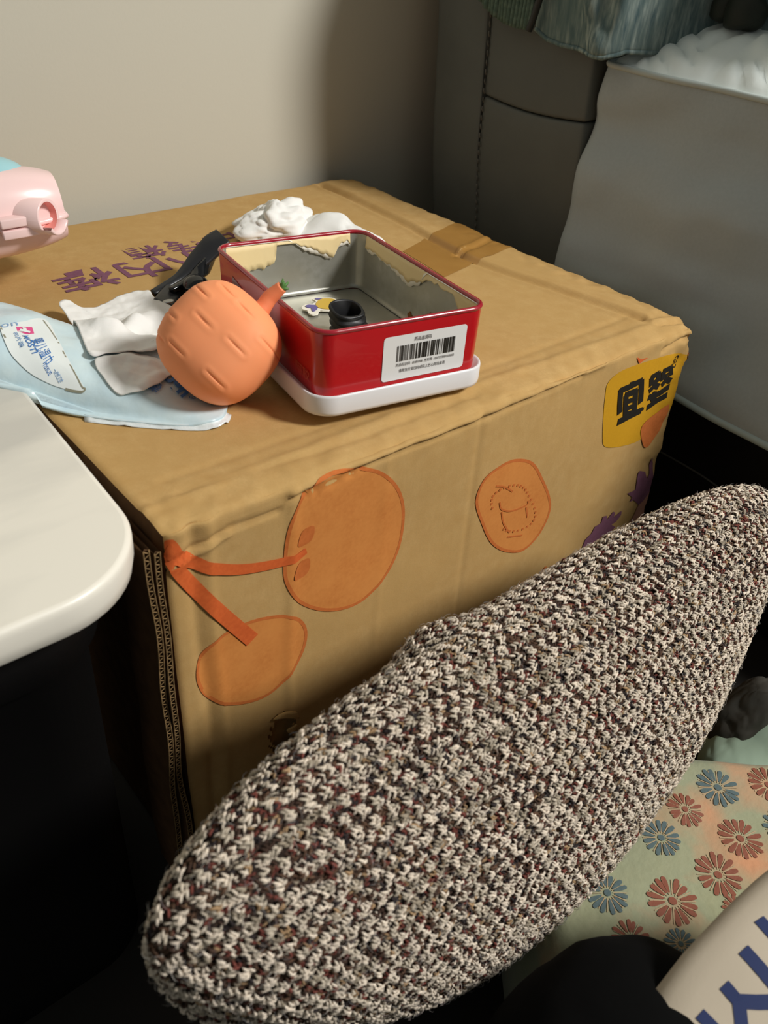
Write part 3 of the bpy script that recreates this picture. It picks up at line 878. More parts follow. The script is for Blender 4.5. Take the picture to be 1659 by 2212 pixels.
# ------------------------------------------------------------------ orange squishy toy leaning on the tin
SQC = np.array(at(475, 744, 2, .0485))
e_r, e_u, e_b = RC[:, 0], RC[:, 1], RC[:, 2]
d1 = (e_r * .69 + e_u * .72); d2 = (-e_r * .72 + e_u * .69); d3 = e_b
sq = empty('carrot_toy', (SQC[0], SQC[1], H), 'round orange carrot-shaped squeeze toy with slit dents leaning against the red tin', 'toy')
nu, nv = 280, 340
u = np.linspace(-np.pi / 2, np.pi / 2, nu)[:, None]
v = np.linspace(0, 2 * np.pi, nv, endpoint=False)[None]
def spw(a, e): return np.sign(a) * np.abs(a) ** e
ee = 0.74
X = 0.0425 * spw(np.sin(u), ee) * np.ones_like(v)
Yq = 0.0425 * spw(np.cos(u), ee) * spw(np.cos(v), ee)
Zq = 0.0390 * spw(np.cos(u), ee) * spw(np.sin(v), ee)
# slits: defined in the plane seen from the front, in metres
def local(px, py):
    k = 0.676 / F_PX
    dx, dy = (px - 475) * k, -(py - 744) * k
    return np.array([dx * .69 + dy * .72, -dx * .72 + dy * .69])
front = (Zq > -0.01)
dep = np.zeros_like(X)
for cx_, cy_ in ((453, 652), (388, 695), (462, 716), (405, 769), (526, 767), (483, 832), (590, 763), (543, 690), (365, 742), (505, 650)):
    A = local(cx_ - 15, cy_ - 15); B = local(cx_ + 15, cy_ + 15)
    vx, vy = B - A
    t = np.clip(((X - A[0]) * vx + (Yq - A[1]) * vy) / (vx * vx + vy * vy), 0, 1)
    dd = np.hypot(X - A[0] - t * vx, Yq - A[1] - t * vy)
    dep += np.where(front, 0.0010 * np.exp(-(dd / 0.00065) ** 2) * np.sin(np.pi * np.clip(t * .9 + .05, 0, 1)) - 0.0003 * np.exp(-((dd - .003) / .002) ** 2), 0)
nrm = np.stack([X / .0425 ** 2, Yq / .0425 ** 2, Zq / .039 ** 2], -1)
nrm /= np.maximum(np.linalg.norm(nrm, axis=-1, keepdims=True), 1e-9)
L3 = np.stack([X, Yq, Zq], -1) - nrm * dep[..., None]
# taper a little towards the lower tip
tp = 1 - 0.05 * sstep(0.0, -0.05, L3[..., 0])
L3[..., 1] *= tp
P = SQC + L3[..., :1] * d1 + L3[..., 1:2] * d2 + L3[..., 2:3] * d3
grid('foam_body', P, M['orange_foam'], sq, wrap_v=True, flip=True)
sp = [SQC + d1 * a + d2 * b + d3 * c for a, b, c in ((0.034, -.006, .006), (0.043, -.006, .007), (0.051, -.005, .008), (0.058, -.006, .010), (0.063, -.007, .012))]
V, F = tube(crom(np.array(sp), 5, closed=False), np.interp(np.linspace(0, 1, 21), [0, .3, .6, 1], [.0085, .0062, .0058, .0045]), 12)
mesh('stem', V, F, M['stem'], sq)
tip = np.array(sp[-1])
for k, dv in enumerate((d1 * .7 + d2 * .5, d1 * .9 - d2 * .3, d1 * .3 - d2 * .9, d1 * .5 + d3 * .6)):
    V, F = tube(np.array([tip - d1 * .003, tip + dv * .003, tip + dv * .006 + e_u * .001]), [.0016, .0014, .0006], 6)
    mesh('leaf_tip', V, F, M['green'], sq)

# ------------------------------------------------------------------ pack of wet wipes
CR = np.array([[-0.050, 0.252], [0.097, 0.082], [0.157, 0.238], [0.014, 0.340]])   # near-left, near-right, far-right, far-left corners
def pack_z(x, y):
    P2 = np.stack([np.asarray(x, float), np.asarray(y, float)], -1)
    c = CR.mean(0)
    uu = (CR[1] - CR[0]); ul = np.linalg.norm(uu); uu = uu / ul
    vv = (CR[3] - CR[0]); vl = np.linalg.norm(vv); vv = vv / vl
    # near-orthogonal frame of the pack
    Mx = np.linalg.inv(np.stack([CR[1] - CR[0], CR[3] - CR[0]], 1))
    ab = (P2 - CR[0]) @ Mx.T
    a, b = np.clip(ab[..., 0], 0, 1), np.clip(ab[..., 1], 0, 1)
    h = 0.026 * (1 - np.abs(2 * a - 1) ** 4) ** .6 * (1 - np.abs(2 * b - 1) ** 4) ** .7 * (1.15 - .5 * a)
    P3 = np.concatenate([P2, np.zeros(P2.shape[:-1] + (1,))], -1)
    w = 0.0022 * fbm(P3, 38, 5, 2) * np.minimum(1, 6 * np.minimum(np.minimum(a, 1 - a), np.minimum(b, 1 - b)) + .15)
    base = 0.0235 * sstep(0.55, -0.1, a) + 0.0035
    dent = np.exp(-((P2[..., 0] - SQC[0]) ** 2 + (P2[..., 1] - SQC[1]) ** 2) / .042 ** 2)
    return H + .003 + (base - .003 + h + w * .8) * (1 - .9 * dent)
pk = empty('wipes_pack', (0.05, 0.22, H), 'pale blue plastic pack of wet wipes with blue lettering lying across carton and table edge', 'package')
def superline(n):
    # rounded outline in (a,b) with slightly wavy crimped ends
    t = np.linspace(0, 2 * np.pi, n, endpoint=False)
    p = 7
    r = (np.abs(np.cos(t)) ** p + np.abs(np.sin(t)) ** p) ** (-1 / p)
    return .5 + .5 * r * np.cos(t), .5 + .5 * r * np.sin(t)
oa, ob = superline(150)
bulge = 0.07
Oxy = CR[0] + oa[:, None] * (CR[1] - CR[0]) + ob[:, None] * (CR[3] - CR[0])
# the near long side bows outwards
nd = np.array([-(CR[1] - CR[0])[1], (CR[1] - CR[0])[0]]); nd = -nd / np.linalg.norm(nd)
Oxy = Oxy + nd * (0.009 * np.sin(np.pi * np.clip(oa, 0, 1)) * (1 - ob))[:, None]
cen = CR.mean(0)
rings = 36
R = np.linspace(0, 1, rings + 1)[1:] ** .8
pts = np.concatenate([[cen]] + [cen + (Oxy - cen) * r for r in R])
zz = pack_z(pts[:, 0], pts[:, 1])
# side wall turning under at the rim
rr = np.concatenate([[0]] + [np.full(150, r) for r in R])
V = np.concatenate([pts, zz[:, None]], 1)
n = 150
F = [(0, 1 + i, 1 + (i + 1) % n) for i in range(n)]
for k in range(rings - 1):
    a0, b0 = 1 + k * n, 1 + (k + 1) * n
    F += [(a0 + i, b0 + i, b0 + (i + 1) % n, a0 + (i + 1) % n) for i in range(n)]
# underside
last = 1 + (rings - 1) * n
Vb = []
for k, (s_, dz) in enumerate(((0.985, -0.0025), (0.93, -0.004))):
    q = cen + (Oxy - cen) * s_
    zb = np.maximum(np.minimum(pack_z(Oxy[:, 0], Oxy[:, 1]) + dz, 9), H + 0.0016 + 0.0155 * (q[:, 0] < 0.0))
    Vb.append(np.concatenate([q, zb[:, None]], 1))
off = len(V)
V = np.concatenate([V] + Vb)
F += [(last + i, off + i, off + (i + 1) % n, last + (i + 1) % n) for i in range(n)]
F += [(off + i, off + n + i, off + n + (i + 1) % n, off + (i + 1) % n) for i in range(n)]
F.append(tuple(off + n + i for i in range(n)))
film = mesh('plastic_film', V, F, M['pack'], pk)
def on_pack(name, V2, F, mat, lift=0.0010, parent=film):
    V2 = np.asarray(V2, float)
    return mesh(name, np.stack([V2[:, 0], V2[:, 1], pack_z(V2[:, 0], V2[:, 1]) + lift], 1), F, mat, parent)
def ppx(L, dz=0.0):
    # places on the pack's own surface
    out = []
    for x, y in L:
        z = .02
        for _ in range(14):
            q = at(x, y, 2, z + dz)[:2]
            z = .5 * z + .5 * (float(pack_z(q[0], q[1])) - H)
        out.append(q)
    return np.array(out)
# clear crimped seam at the near long side and near-right end
def crimp(name, idx, w0, w1):
    e = Oxy[idx]
    dirn = (e - cen) / np.linalg.norm(e - cen, axis=1, keepdims=True)
    k = np.arange(len(e))
    P = np.zeros((len(e), 4, 3))
    for j in range(4):
        q = e + dirn * (w0 + (w1 - w0) * j / 3)[:, None] if not np.isscalar(w0) else e + dirn * (w0 + (w1 - w0) * j / 3)
        P[:, j, :2] = q
        zz = pack_z(e[:, 0], e[:, 1]) + 0.0015 * np.sin(k * .9 + j) * (j / 3) + .0010 * np.sin(k * 2.3) * (j / 3) - .0012 * j
        P[:, j, 2] = np.maximum(zz, H + .001 + .0158 * (q[:, 0] < .0))
    return solidify(grid(name, P, M['film'], pk), .0004, 0)
ang = np.arange(150)
crimp('crimped_seam', np.arange(134 - 20, 134 + 6) % 150, -0.002, 0.004)
lab_o = crom(ppx([(100, 694), (128, 740), (160, 800), (183, 842), (176, 848), (150, 846), (100, 828), (55, 800), (20, 760), (2, 715), (6, 706), (50, 697)]), 6)
V2, F2 = fan(lab_o, 5)
on_pack('printed_panel', V2, F2, M['pack_white'])
V, F = ribbon(crom(ppx([(94, 694), (118, 728), (146, 780), (174, 832), (184, 842), (178, 849), (158, 848), (142, 844)]), 6, closed=False), .0011)
on_pack('printed_line', V, F, M['pack_gold'], .001)
V, F = ribbon(crom(ppx([(1, 708), (12, 732)]), 4, closed=False), .0014)
on_pack('printed_line', V, F, M['pack_gold'], .001)
q = ppx([(35, 709), (70, 709), (75, 725), (58, 725), (38, 718)])
V2, F2 = fan(dense(np.concatenate([q, q[:1]]), .004)[:-1], 2)
on_pack('printed_square', V2, F2, M['pack_pink'], .0011)
parts = [ribbon(dense(ppx(L), .003), w) for L, w in (([(44, 716), (66, 721)], .0030), ([(53, 711), (56, 720)], .0026))]
V, F = merge(parts); on_pack('printed_cross', V, F, M['pack_white'], .0015)
def pack_text(s, p0, p1, up, mat, offset=.01, name='printed_lettering'):
    """lettering from pixel p0 to p1 along its baseline; up = pixel at the top of the first letter"""
    q0, q1, qu = ppx([p0, p1, up])
    V, F = fit_text(s, 0, 1, 0, 1, offset)
    V = q0 + V[:, :1] * (q1 - q0) + V[:, 1:] * (qu - q0)
    on_pack(name, V, F, mat, .0014)
pack_text('婴儿湿巾', (68, 738), (98, 797), (92, 732), M['pack_blue'], .008)
pack_text('TISSUE', (92, 792), (106, 816), (100, 787), M['pack_blue'], .008)
pack_text('MOSTI', (48, 728), (70, 768), (62, 728), M['pack_blue'], .015)
pack_text('80片装', (28, 722), (44, 756), (40, 721), M['pack_light_blue'])
pack_text('一次性卫生', (112, 802), (128, 832), (124, 800), M['pack_light_blue'])
pack_text('uo', (38, 699), (2, 704), (40, 706), M['pack_light_blue'], .0)
pack_text('ogn', (342, 822), (386, 868), (368, 800), M['pack_blue'], .035)
pack_text('噪', (312, 842), (338, 852), (330, 826), M['pack_blue'], .008)
c = ppx([(416, 862)])[0]
th = np.linspace(0, 2 * np.pi, 15)
V, F = merge([ribbon(c + .0022 * np.stack([np.cos(th), np.sin(th)], 1), .0007), fit_text('R', c[0] - .001, c[0] + .001, c[1] - .0012, c[1] + .0012)])
on_pack('registered_mark', V, F, M['pack_blue'], .0014)

# tissues pulled out of the pack
def tissue(name, outline_px, z, h_fn, label, rings=26, centre=None, thick=.0007):
    O = crom(ppx(outline_px, .004), 9)
    V2, F2 = fan(O, rings, centre)
    zz = h_fn(V2[:, 0], V2[:, 1])
    rr = np.concatenate([[0], np.repeat(np.linspace(0, 1, rings + 1)[1:], len(O))])
    zz = zz + .0006 * fbm(np.concatenate([V2, V2[:, :1] * 0], 1), 140, 8, 2)
    o = mesh(name, np.concatenate([V2, zz[:, None]], 1), F2, M['tissue'])
    tag(o, label, 'tissue')
    return solidify(o, thick, 1)
def fold(x, y, pts, w, h):
    return h * np.exp(-(seg_dist(x, y, pts) / w) ** 2)
def top_sheet(x, y):
    z = np.maximum(pack_z(x, y), H + .006) + .0024
    q = lambda L: [tuple(at(a, b, 2, .034)[:2]) for a, b in L]
    z = z + fold(x, y, q([(135, 655), (170, 668), (215, 692), (250, 690), (290, 650)]), .008, .006)
    z = z + fold(x, y, q([(240, 690), (275, 650), (320, 632)]), .014, .006)
    z = z + fold(x, y, q([(300, 650), (330, 690), (345, 720)]), .010, .003)
    z = z + fold(x, y, q([(190, 758), (260, 750), (345, 735)]), .005, .003)
    z = z + fold(x, y, q([(180, 720), (250, 715), (330, 712)]), .007, -.001)
    return z
def low_sheet(x, y):
    z = np.maximum(pack_z(x, y), H + .005) + .0012
    q = lambda L: [tuple(at(a, b, 2, .028)[:2]) for a, b in L]
    z = z + fold(x, y, q([(215, 780), (270, 765), (320, 770)]), .006, .003)
    z = z + fold(x, y, q([(270, 835), (310, 815), (345, 790)]), .006, .003)
    return z
tissue('paper_tissue', [(205, 778), (250, 764), (290, 757), (345, 770), (375, 790), (350, 820), (310, 842), (270, 848), (246, 838), (225, 812)], .028, low_sheet, 'smaller white tissue sheet tucked under the larger one on the wipes pack')
tissue('paper_tissue', [(127, 656), (136, 646), (152, 648), (172, 660), (205, 661), (240, 647), (280, 634), (320, 630), (335, 646), (375, 668), (420, 700), (420, 750), (345, 756), (260, 762), (200, 771), (184, 745), (168, 705), (146, 684)], .034, top_sheet, 'larger creased white tissue sheet lying over the blue wipes pack')
for L in ([(326, 719), (334, 714), (342, 710), (350, 704), (356, 696), (362, 690), (372, 684)], [(352, 712), (358, 706)], [(300, 668), (304, 664)], [(236, 770), (234, 778), (230, 786)]):
    pass
parts = []
for a_, b_ in dense([(326, 719), (342, 710), (356, 696), (374, 684)], 3.4):
    p = at(a_, b_, 2, .036)[:2]
    q = p + .0005 * np.stack([np.cos(np.linspace(0, 6.28, 7)[:-1]), np.sin(np.linspace(0, 6.28, 7)[:-1])], 1)
    V2, F2 = fan(q, 1)
    parts.append((np.concatenate([V2, (top_sheet(V2[:, 0], V2[:, 1]) + .0013)[:, None]], 1), F2))
V, F = merge(parts)
tis = [o for o in COL.objects if o.name.startswith('paper_tissue')][-1]
mesh('perforation', V, F, M['hole_dot'], tis)

# crumpled tissue behind the tin
cr = empty('crumpled_tissue', (0.41, 0.40, H), 'crumpled white tissue lying behind the red tin', 'tissue')
def crumple(name, c, r, seed, flat, n=70):
    u = np.linspace(-np.pi / 2, np.pi / 2, n)[:, None]; v = np.linspace(0, 2 * np.pi, n, endpoint=False)[None]
    D = np.stack([np.cos(u) * np.cos(v), np.cos(u) * np.sin(v), np.sin(u) * np.ones_like(v)], -1)
    k = 1 + .5 * (np.abs(vnoise(D + seed, 1.3, seed)) - .3) + .30 * (np.abs(vnoise(D, 2.6, seed + 1)) - .3) + .10 * np.abs(vnoise(D, 5, seed + 2))
    P = np.array(c) + D * k[..., None] * np.array(r)
    P[..., 2] = np.maximum(P[..., 2], H + .0022)
    return grid(name, P, M['tissue'], cr, wrap_v=True, flip=True)
crumple('wadded_part', (0.372, 0.418, H + .012), (.043, .030, .022), 3, 0)
O = crom(np.array([at(x, y, 2, .012)[:2] for x, y in [(600, 500), (615, 480), (660, 472), (720, 472), (760, 484), (805, 506), (842, 520), (838, 530), (780, 528), (700, 530)]]), 8)
V2, F2 = fan(O, 18)
rr = np.concatenate([[0], np.repeat(np.linspace(0, 1, 19)[1:], len(O))])
zz = H + .003 + .024 * (1 - rr ** 3) * (.75 + .4 * vnoise(np.concatenate([V2, V2[:, :1] * 0], 1), 26, 5)) + .003 * np.abs(vnoise(np.concatenate([V2, V2[:, :1] * 0], 1), 80, 6))
solidify(mesh('spread_part', np.concatenate([V2, zz[:, None]], 1), F2, M['tissue'], cr), .0008, 1)

# ------------------------------------------------------------------ black folding clip leaning on the tin
cl = empty('black_clip', (0.2, 0.33, H), 'black plastic piece of two flat tapered arms lying beside the red tin', 'clip')
def bar(name, path, widths, thick, up, mat):
    P = crom(np.array(path, float), 8, closed=False)
    w = np.interp(np.linspace(0, 1, len(P)), np.linspace(0, 1, len(widths)), widths)
    T = np.gradient(P, axis=0); T /= np.linalg.norm(T, axis=1, keepdims=True)
    U_ = np.array(up, float); S = np.cross(T, U_); S /= np.linalg.norm(S, axis=1, keepdims=True)
    N = np.cross(S, T)
    prof = [(-1, -.6), (-1, .6), (-.8, 1), (.8, 1), (1, .6), (1, -.6), (.8, -1), (-.8, -1)]
    V = np.stack([P + S * (w / 2)[:, None] * a + N * thick / 2 * b for a, b in prof], 1)
    F = grid_faces(len(P), 8, wrap_v=True) + [tuple(reversed(range(8))), tuple(range((len(P) - 1) * 8, len(P) * 8))]
    return mesh(name, V, F, mat, cl)
pA = [at(330, 634, 2, .006), at(385, 600, 2, .014), at(428, 562, 2, .026), at(462, 528, 2, .038), at(482, 511, 2, .044)]
bar('upper_arm', pA, [.007, .009, .020, .024, .020], .0045, (.45, -.35, 1), M['black_plastic'])
pB = [at(352, 660, 2, .004), at(385, 625, 2, .006), at(415, 590, 2, .012), at(440, 562, 2, .018)]
bar('lower_arm', pB, [.020, .024, .020, .012], .006, (.2, -.3, 1), M['black_plastic'])
pC = [at(370, 628, 2, .010), at(408, 606, 2, .014), at(440, 580, 2, .020), at(458, 545, 2, .028)]
bar('inner_rib', pC, [.006, .010, .014, .012], .006, (1, .2, .5), M['black_gloss'])
c = at(424, 618, 2, .014)
u = np.linspace(-np.pi / 2, np.pi / 2, 16)[:, None]; v = np.linspace(0, 2 * np.pi, 24, endpoint=False)[None]
P = np.stack([c[0] + .013 * np.cos(u) * np.cos(v), c[1] + .013 * np.cos(u) * np.sin(v), c[2] + .0105 * np.sin(u) * np.ones_like(v)], -1)
grid('glossy_knob', P, M['black_gloss'], cl, wrap_v=True, flip=True)
c = at(364, 651, 2, .0085)
P = np.stack([c[0] + .006 * np.cos(u) * np.cos(v), c[1] + .004 * np.cos(u) * np.sin(v), c[2] + .0015 * np.sin(u) * np.ones_like(v)], -1)
grid('silver_rivet', P, M['chrome'], cl, wrap_v=True, flip=True, label='small silver spot')

# ------------------------------------------------------------------ pink toy at the left edge
toy = empty('pink_toy', (0.03, 0.46, H), 'pale pink plastic toy with round nozzle and light blue dome at left edge', 'toy')
NB = at(76, 458, 1, 0.43); RB = at(-260, 512, 1, 0.45)
NB, RB = np.array(NB), np.array(RB)
tx = (NB - RB); tl = np.linalg.norm(tx); tx /= tl
ty = np.cross([0, 0, 1.0], tx); ty /= np.linalg.norm(ty)      # away from the viewer
tz = np.cross(tx, ty)
def toy_w(a, b, c):
    return RB + np.multiply.outer(a, tx) + np.multiply.outer(b, ty) + np.multiply.outer(c, tz)
def shell(name, zs, s0, s1, rv, mat, flip=False):
    s = np.linspace(0, 1, 40)[:, None]; ph = np.linspace(0, np.pi, 24)[None]
    prof = np.clip(1 - ((s * (s1 - s0) + s0) / 1.16) ** 5, 0, 1) ** .5
    A = (s * (s1 - s0) + s0) * tl * 1.16 * np.ones_like(ph)
    Bq = .038 * prof * np.sign(np.cos(ph)) * np.abs(np.cos(ph)) ** .8
    Cq = zs * rv * prof * np.sin(ph) ** .85
    return toy_w(A, Bq, Cq), None
up_, _ = shell('u', 1, 0.0, 1.0, .046, None)
o = grid('upper_shell', up_, M['pink'], toy)
dn, _ = shell('d', -1, 0.0, 1.0, .032, None)
dn = dn - tz * .0016
o = grid('lower_shell', dn, M['pink'], toy, flip=True)
# seam flange round the shells
s = np.linspace(0, 1, 50)
prof = np.clip(1 - (s / 1.16) ** 5, 0, 1) ** .5
L_ = np.concatenate([np.stack([s * tl * 1.16, -.0385 * prof], 1), np.stack([s * tl * 1.16, .0385 * prof], 1)[::-1]])
V, F = tube(toy_w(L_[:, 0], L_[:, 1], np.full(len(L_), .0015)), .0028, 8)
mesh('seam_flange', V, F, M['pink'], toy)
# nozzle: slit tube pointing to the viewer's right
nc = np.array(at(104, 468, 1, 0.385)); nd_ = (np.array(e_b) * .34 + np.array(e_r) * .94); nd_[2] *= .35; nd_ /= np.linalg.norm(nd_)
na = np.cross(nd_, [0, 0, 1.0]); na /= np.linalg.norm(na); nb = np.cross(na, nd_)
rr_, ln = .0158, .030
th = np.linspace(0, 2 * np.pi, 49)
def ring(r, t): return nc + nd_ * t + r * (np.cos(th)[:, None] * na + np.sin(th)[:, None] * nb)
P = np.stack([ring(rr_ * .97, -ln), ring(rr_, 0.0), ring(rr_ - .0008, .0006), ring(rr_ - .003, 0.0)], 0)
grid('nozzle', P, M['pink'], toy)
P = np.stack([ring(rr_ - .003, 0), ring(rr_ - .003, -ln * .6), ring(.002, -ln * .62)], 0)
grid('nozzle_lining', P, M['pink_in'], toy, label='darker pink inside of the nozzle')
tl_ = np.linspace(math.radians(205), math.radians(330), 22)
P = np.stack([np.stack([nc + nd_ * t + r * (np.cos(a_) * na + np.sin(a_) * nb) for a_ in tl_]) for r, t in ((rr_, 0), (rr_, .010), (rr_ - .003, .010), (rr_ - .003, 0))], 0)
grid('nozzle_lip', P, M['pink'], toy)
# boss in front of the nozzle
bb = [nc - nd_ * .012 + na * s1 * .0 - np.array(e_r) * .018 + np.array(e_u) * k for s1, k in ((0, .004),)]
for dz, nm in ((.0045, 'upper_boss'), (-.0055, 'lower_boss')):
    c = nc - np.array(e_r) * .026 - np.array(e_u) * .006 + tz * dz
    def wp(V, c=c): return c + V[:, :1] * tx + V[:, 1:2] * ty + V[:, 2:3] * tz
    rbox(nm, (-.018, -.012, -.0042), (.014, .016, .0042), .0015, M['pink'], toy, warp=wp)
c = nc - np.array(e_r) * .060 - np.array(e_u) * .004
def wp(V): return c + V[:, :1] * tx + V[:, 1:2] * ty + V[:, 2:3] * tz
rbox('side_rail', (-.06, -.008, -.006), (.022, .02, .006), .002, M['pink'], toy, warp=wp)
# light blue dome
c = np.array(at(-18, 388, 1, 0.445)); 
u = np.linspace(0, np.pi / 2, 18)[:, None]; v = np.linspace(0, 2 * np.pi, 36, endpoint=False)[None]
P = c - tz * .004 - tx * .012 + (.046 * np.cos(u) * np.cos(v))[..., None] * tx + (.030 * np.cos(u) * np.sin(v))[..., None] * ty + (.026 * np.sin(u) * np.ones_like(v))[..., None] * tz
grid('blue_dome', P, M['blue_toy'], toy, wrap_v=True, flip=True, label='light blue dome')
# grip that stands on the carton, outside the picture
g0 = RB + tx * .055 - tz * .02; 
g1 = np.array([g0[0] - .01, g0[1] + .0, H + .004])
V, F = tube(np.array([g0, g0 * .5 + g1 * .5, g1]), [.020, .019, .021], 18)
mesh('grip', V, F, M['pink'], toy)

# ------------------------------------------------------------------ sofa behind
sofa = empty('leather_sofa', (0.95, 0.2, 0), 'dark grey leather sofa with black base standing against the wall', 'sofa')
AX = 0.70
def shear(V):
    V = V.copy()
    k = (V[:, 2] - (H + .216))
    V[:, 1] += np.where(V[:, 1] > .44, k * .11, k * .07)
    V[:, 0] -= 0.006 * np.exp(-((V[:, 2] - H - .05) / .1) ** 2) * (V[:, 0] < AX + .02)
    return V
rbox('arm_edge_panel', (AX, .437, 0.0), (1.02, .532, H + .42), .009, M['sofa'], sofa, warp=shear, step=.03)
def sag(V):
    V = shear(V)
    V[:, 2] += np.where(np.abs(V[:, 2] - H - .124) < .02, -.006 * np.sin(np.clip((.435 - V[:, 1]) / .17, 0, 1) * np.pi), 0)
    return V
rbox('arm_upper_panel', (AX + .001, .268, H + .1245), (1.0, .4345, H + .42), .005, M['sofa'], sofa, warp=sag, step=.02)
rbox('arm_lower_panel', (AX + .001, .268, 0.0), (1.0, .4345, H + .1235), .005, M['sofa'], sofa, warp=sag, step=.02)
parts = []
for k in range(46):
    z0 = H + .30 - k * .0105
    p = np.array([[AX - .0008, .4335, z0], [AX - .0016, .4328, z0 - .003], [AX - .0008, .432, z0 - .006]])
    p[:, 1] += (p[:, 2] - H - .216) * .085
    p[:, 0] -= .006 * np.exp(-((p[:, 2] - H - .05) / .1) ** 2)
    parts.append(tube(p, .0009, 5))
V, F = merge(parts)
st = mesh('stitching', V, F, M['stitch'], sofa); st['kind'] = 'stuff'
# black base and the seam on it
def basew(V):
    V = V.copy(); return V
rbox('base', (0.735, -.75, 0.0), (1.35, .10, H - .122), .03, M['sofa_black'], sofa, n=4)
pth = np.array([at(x, y, 0, .733) for x, y in [(1425, 975), (1470, 1000), (1520, 1030), (1570, 1065), (1640, 1110)]])
V, F = tube(crom(pth, 6, closed=False), .0012, 6)
mesh('base_seam', V, F, M['stitch'], sofa)

# ------------------------------------------------------------------ seat block with grey cover and quilted top
seat = empty('seat_cushion', (0.95, -.1, H - .1), 'tall grey covered seat cushion with white quilted top on the sofa', 'cushion')
Y1, Y0 = .262, -.55
def seat_x(y, t):
    """front surface x at height t (0 hem .. 1 top edge)"""
    x = .656 + .046 * t + .012 * np.exp(-((t - .80) / .10) ** 2) - .006 * np.exp(-((t - .60) / .12) ** 2)
    return x - .008 * sstep(.25, 0, t)
ny, nt = 90, 50
yy = np.linspace(Y0, Y1, ny)
rows = []
tt = np.linspace(0, 1, nt)
P = np.zeros((ny + 40, nt, 3))
for j, t in enumerate(tt):
    z = H - .112 + .299 * t
    x0 = seat_x(yy, t) + .006 * fbm(np.stack([yy * 0, yy * .6, yy * 0 + z + .25 * yy], 1), 9, 21) + .005 * fbm(np.stack([yy * 0, yy * .35, yy * 0 + z], 1), 22, 25, 2)
    rr_ = .030 - .008 * t
    yend = Y1 + np.interp(t, [0, .3, .6, .85, 1], [-.012, -.008, -.002, .002, -.004])
    ys = Y0 + (yy - Y0) / (Y1 - Y0) * (yend - rr_ - Y0)
    P[:ny, j] = np.stack([x0, ys, np.full(ny, z)], 1)
    a = np.linspace(0, np.pi / 2, 21)[1:]
    xe = x0[-1]
    P[ny:ny + 20, j] = np.stack([xe + rr_ * (1 - np.cos(a)), yend - rr_ + rr_ * np.sin(a), np.full(20, z)], 1)
    P[ny + 20:, j] = np.stack([np.linspace(xe + rr_, 1.30, 21)[1:], np.full(20, yend), np.full(20, z)], 1)
P[:, :, 2] += (.006 * np.sin(P[:, :, 1] * 9)) * (1 - tt)[None] ** 2
grid('grey_cover', P, M['cover'], seat, flip=True)
edge = P[:, -1].copy()
V, F = tube(edge + np.array([0, 0, .001]), .0034, 8)
mesh('edge_piping', V, F, M['piping'], seat)
hemp = P[:, 0].copy()
V, F = tube(hemp, .0042, 8)
mesh('hem', V, F, M['hem'], seat)
# quilted dome
nq = 130
yq = np.linspace(Y0, edge[-1, 1] - .001, nq)
xe_of_y = np.interp(yq, edge[:ny + 20, 1], edge[:ny + 20, 0])
sq_ = np.linspace(0, 1, 110)
Q = np.zeros((nq, 110, 3))
for j, s_ in enumerate(sq_):
    x = xe_of_y + (1.32 - xe_of_y) * s_
    inx = x - xe_of_y
    iny = (edge[-1, 1]) - yq
    hgt = .060 * (1 - np.exp(-inx / .055)) * (1 - np.exp(-iny / .045)) + .020 * sstep(0, .25, inx) * sstep(0, .2, iny)
    # leaf-shaped quilting: ribs fan off from curved main lines
    ph = (yq * 9 + .6 * np.sin(x * 14)) 
    cell = ph - np.floor(ph) - .5
    main = np.exp(-(cell / .05) ** 2)
    rib = np.sin(np.pi * (x * 24 + np.abs(cell) * 3.0 + .4 * np.floor(ph)))
    q = .0050 * (1 - np.exp(-(rib / .45) ** 2)) * (1 - main) + .0005 * fbm(np.stack([x, yq, x * 0], 1), 60, 5, 2)
    Q[:, j] = np.stack([x, yq, H + .187 + hgt + q * np.clip(np.minimum(inx, iny) / .012, 0, 1)], 1)
grid('quilted_top', Q, M['quilt'], seat)

# ------------------------------------------------------------------ garment hanging over the sofa arm
gar = empty('denim_garment', (0.7, .3, H + .42), 'washed teal denim garment with dark knit edge hanging over the sofa arm', 'clothing')
hem_px = [(1148, 62), (1170, 85), (1200, 98), (1240, 106), (1270, 118), (1300, 126), (1320, 119), (1340, 104), (1380, 92), (1450, 86), (1560, 84), (1640, 84)]
hy = np.array([at(x, y, 0, .672) for x, y in hem_px])
ng = 150
yv = np.linspace(hy[0, 1], -.04, ng)
o_ = np.argsort(hy[:, 1])
hz = np.interp(yv, hy[o_, 1], hy[o_, 2])
back = sstep(.235, .17, yv)
hz = np.where(yv < .22, H + .205, hz)
G = np.zeros((ng, 60, 3))
for j, s_ in enumerate(np.linspace(0, 1, 60)):
    z = hz + (H + .432 - hz) * min(s_ / .75, 1)
    x = .684 - .010 * np.sin(s_ * 2.2) + back * .115
    k = sstep(.2, .05, yv)
    fo = .006 * np.sin(yv * 46 + s_ * 2.0) * (.35 + 1.2 * k) + .010 * k * np.sin(yv * 75 + s_ * 3) + .010 * fold(yv, z, [(.30, H + .33), (.245, H + .205)], .012, -1) + .006 * fold(yv, z, [(.22, H + .30), (.25, H + .23)], .014, 1)
    x = x + fo - .004 * (1 - s_)
    if s_ > .75: x = x + (s_ - .75) / .25 * .16
    G[:, j] = np.stack([np.full(ng, 1.0) * x, yv, z + (.004 * np.sin((s_ - .75) * 12) if s_ > .75 else 0)], 1)
body_g = solidify(grid('denim_panel', G, M['denim'], gar), .003, 0)
V, F = tube(G[:, 0] + np.array([-.001, 0, .0]), .0026, 6); mesh('stitched_hem', V, F, M['denim'], gar)
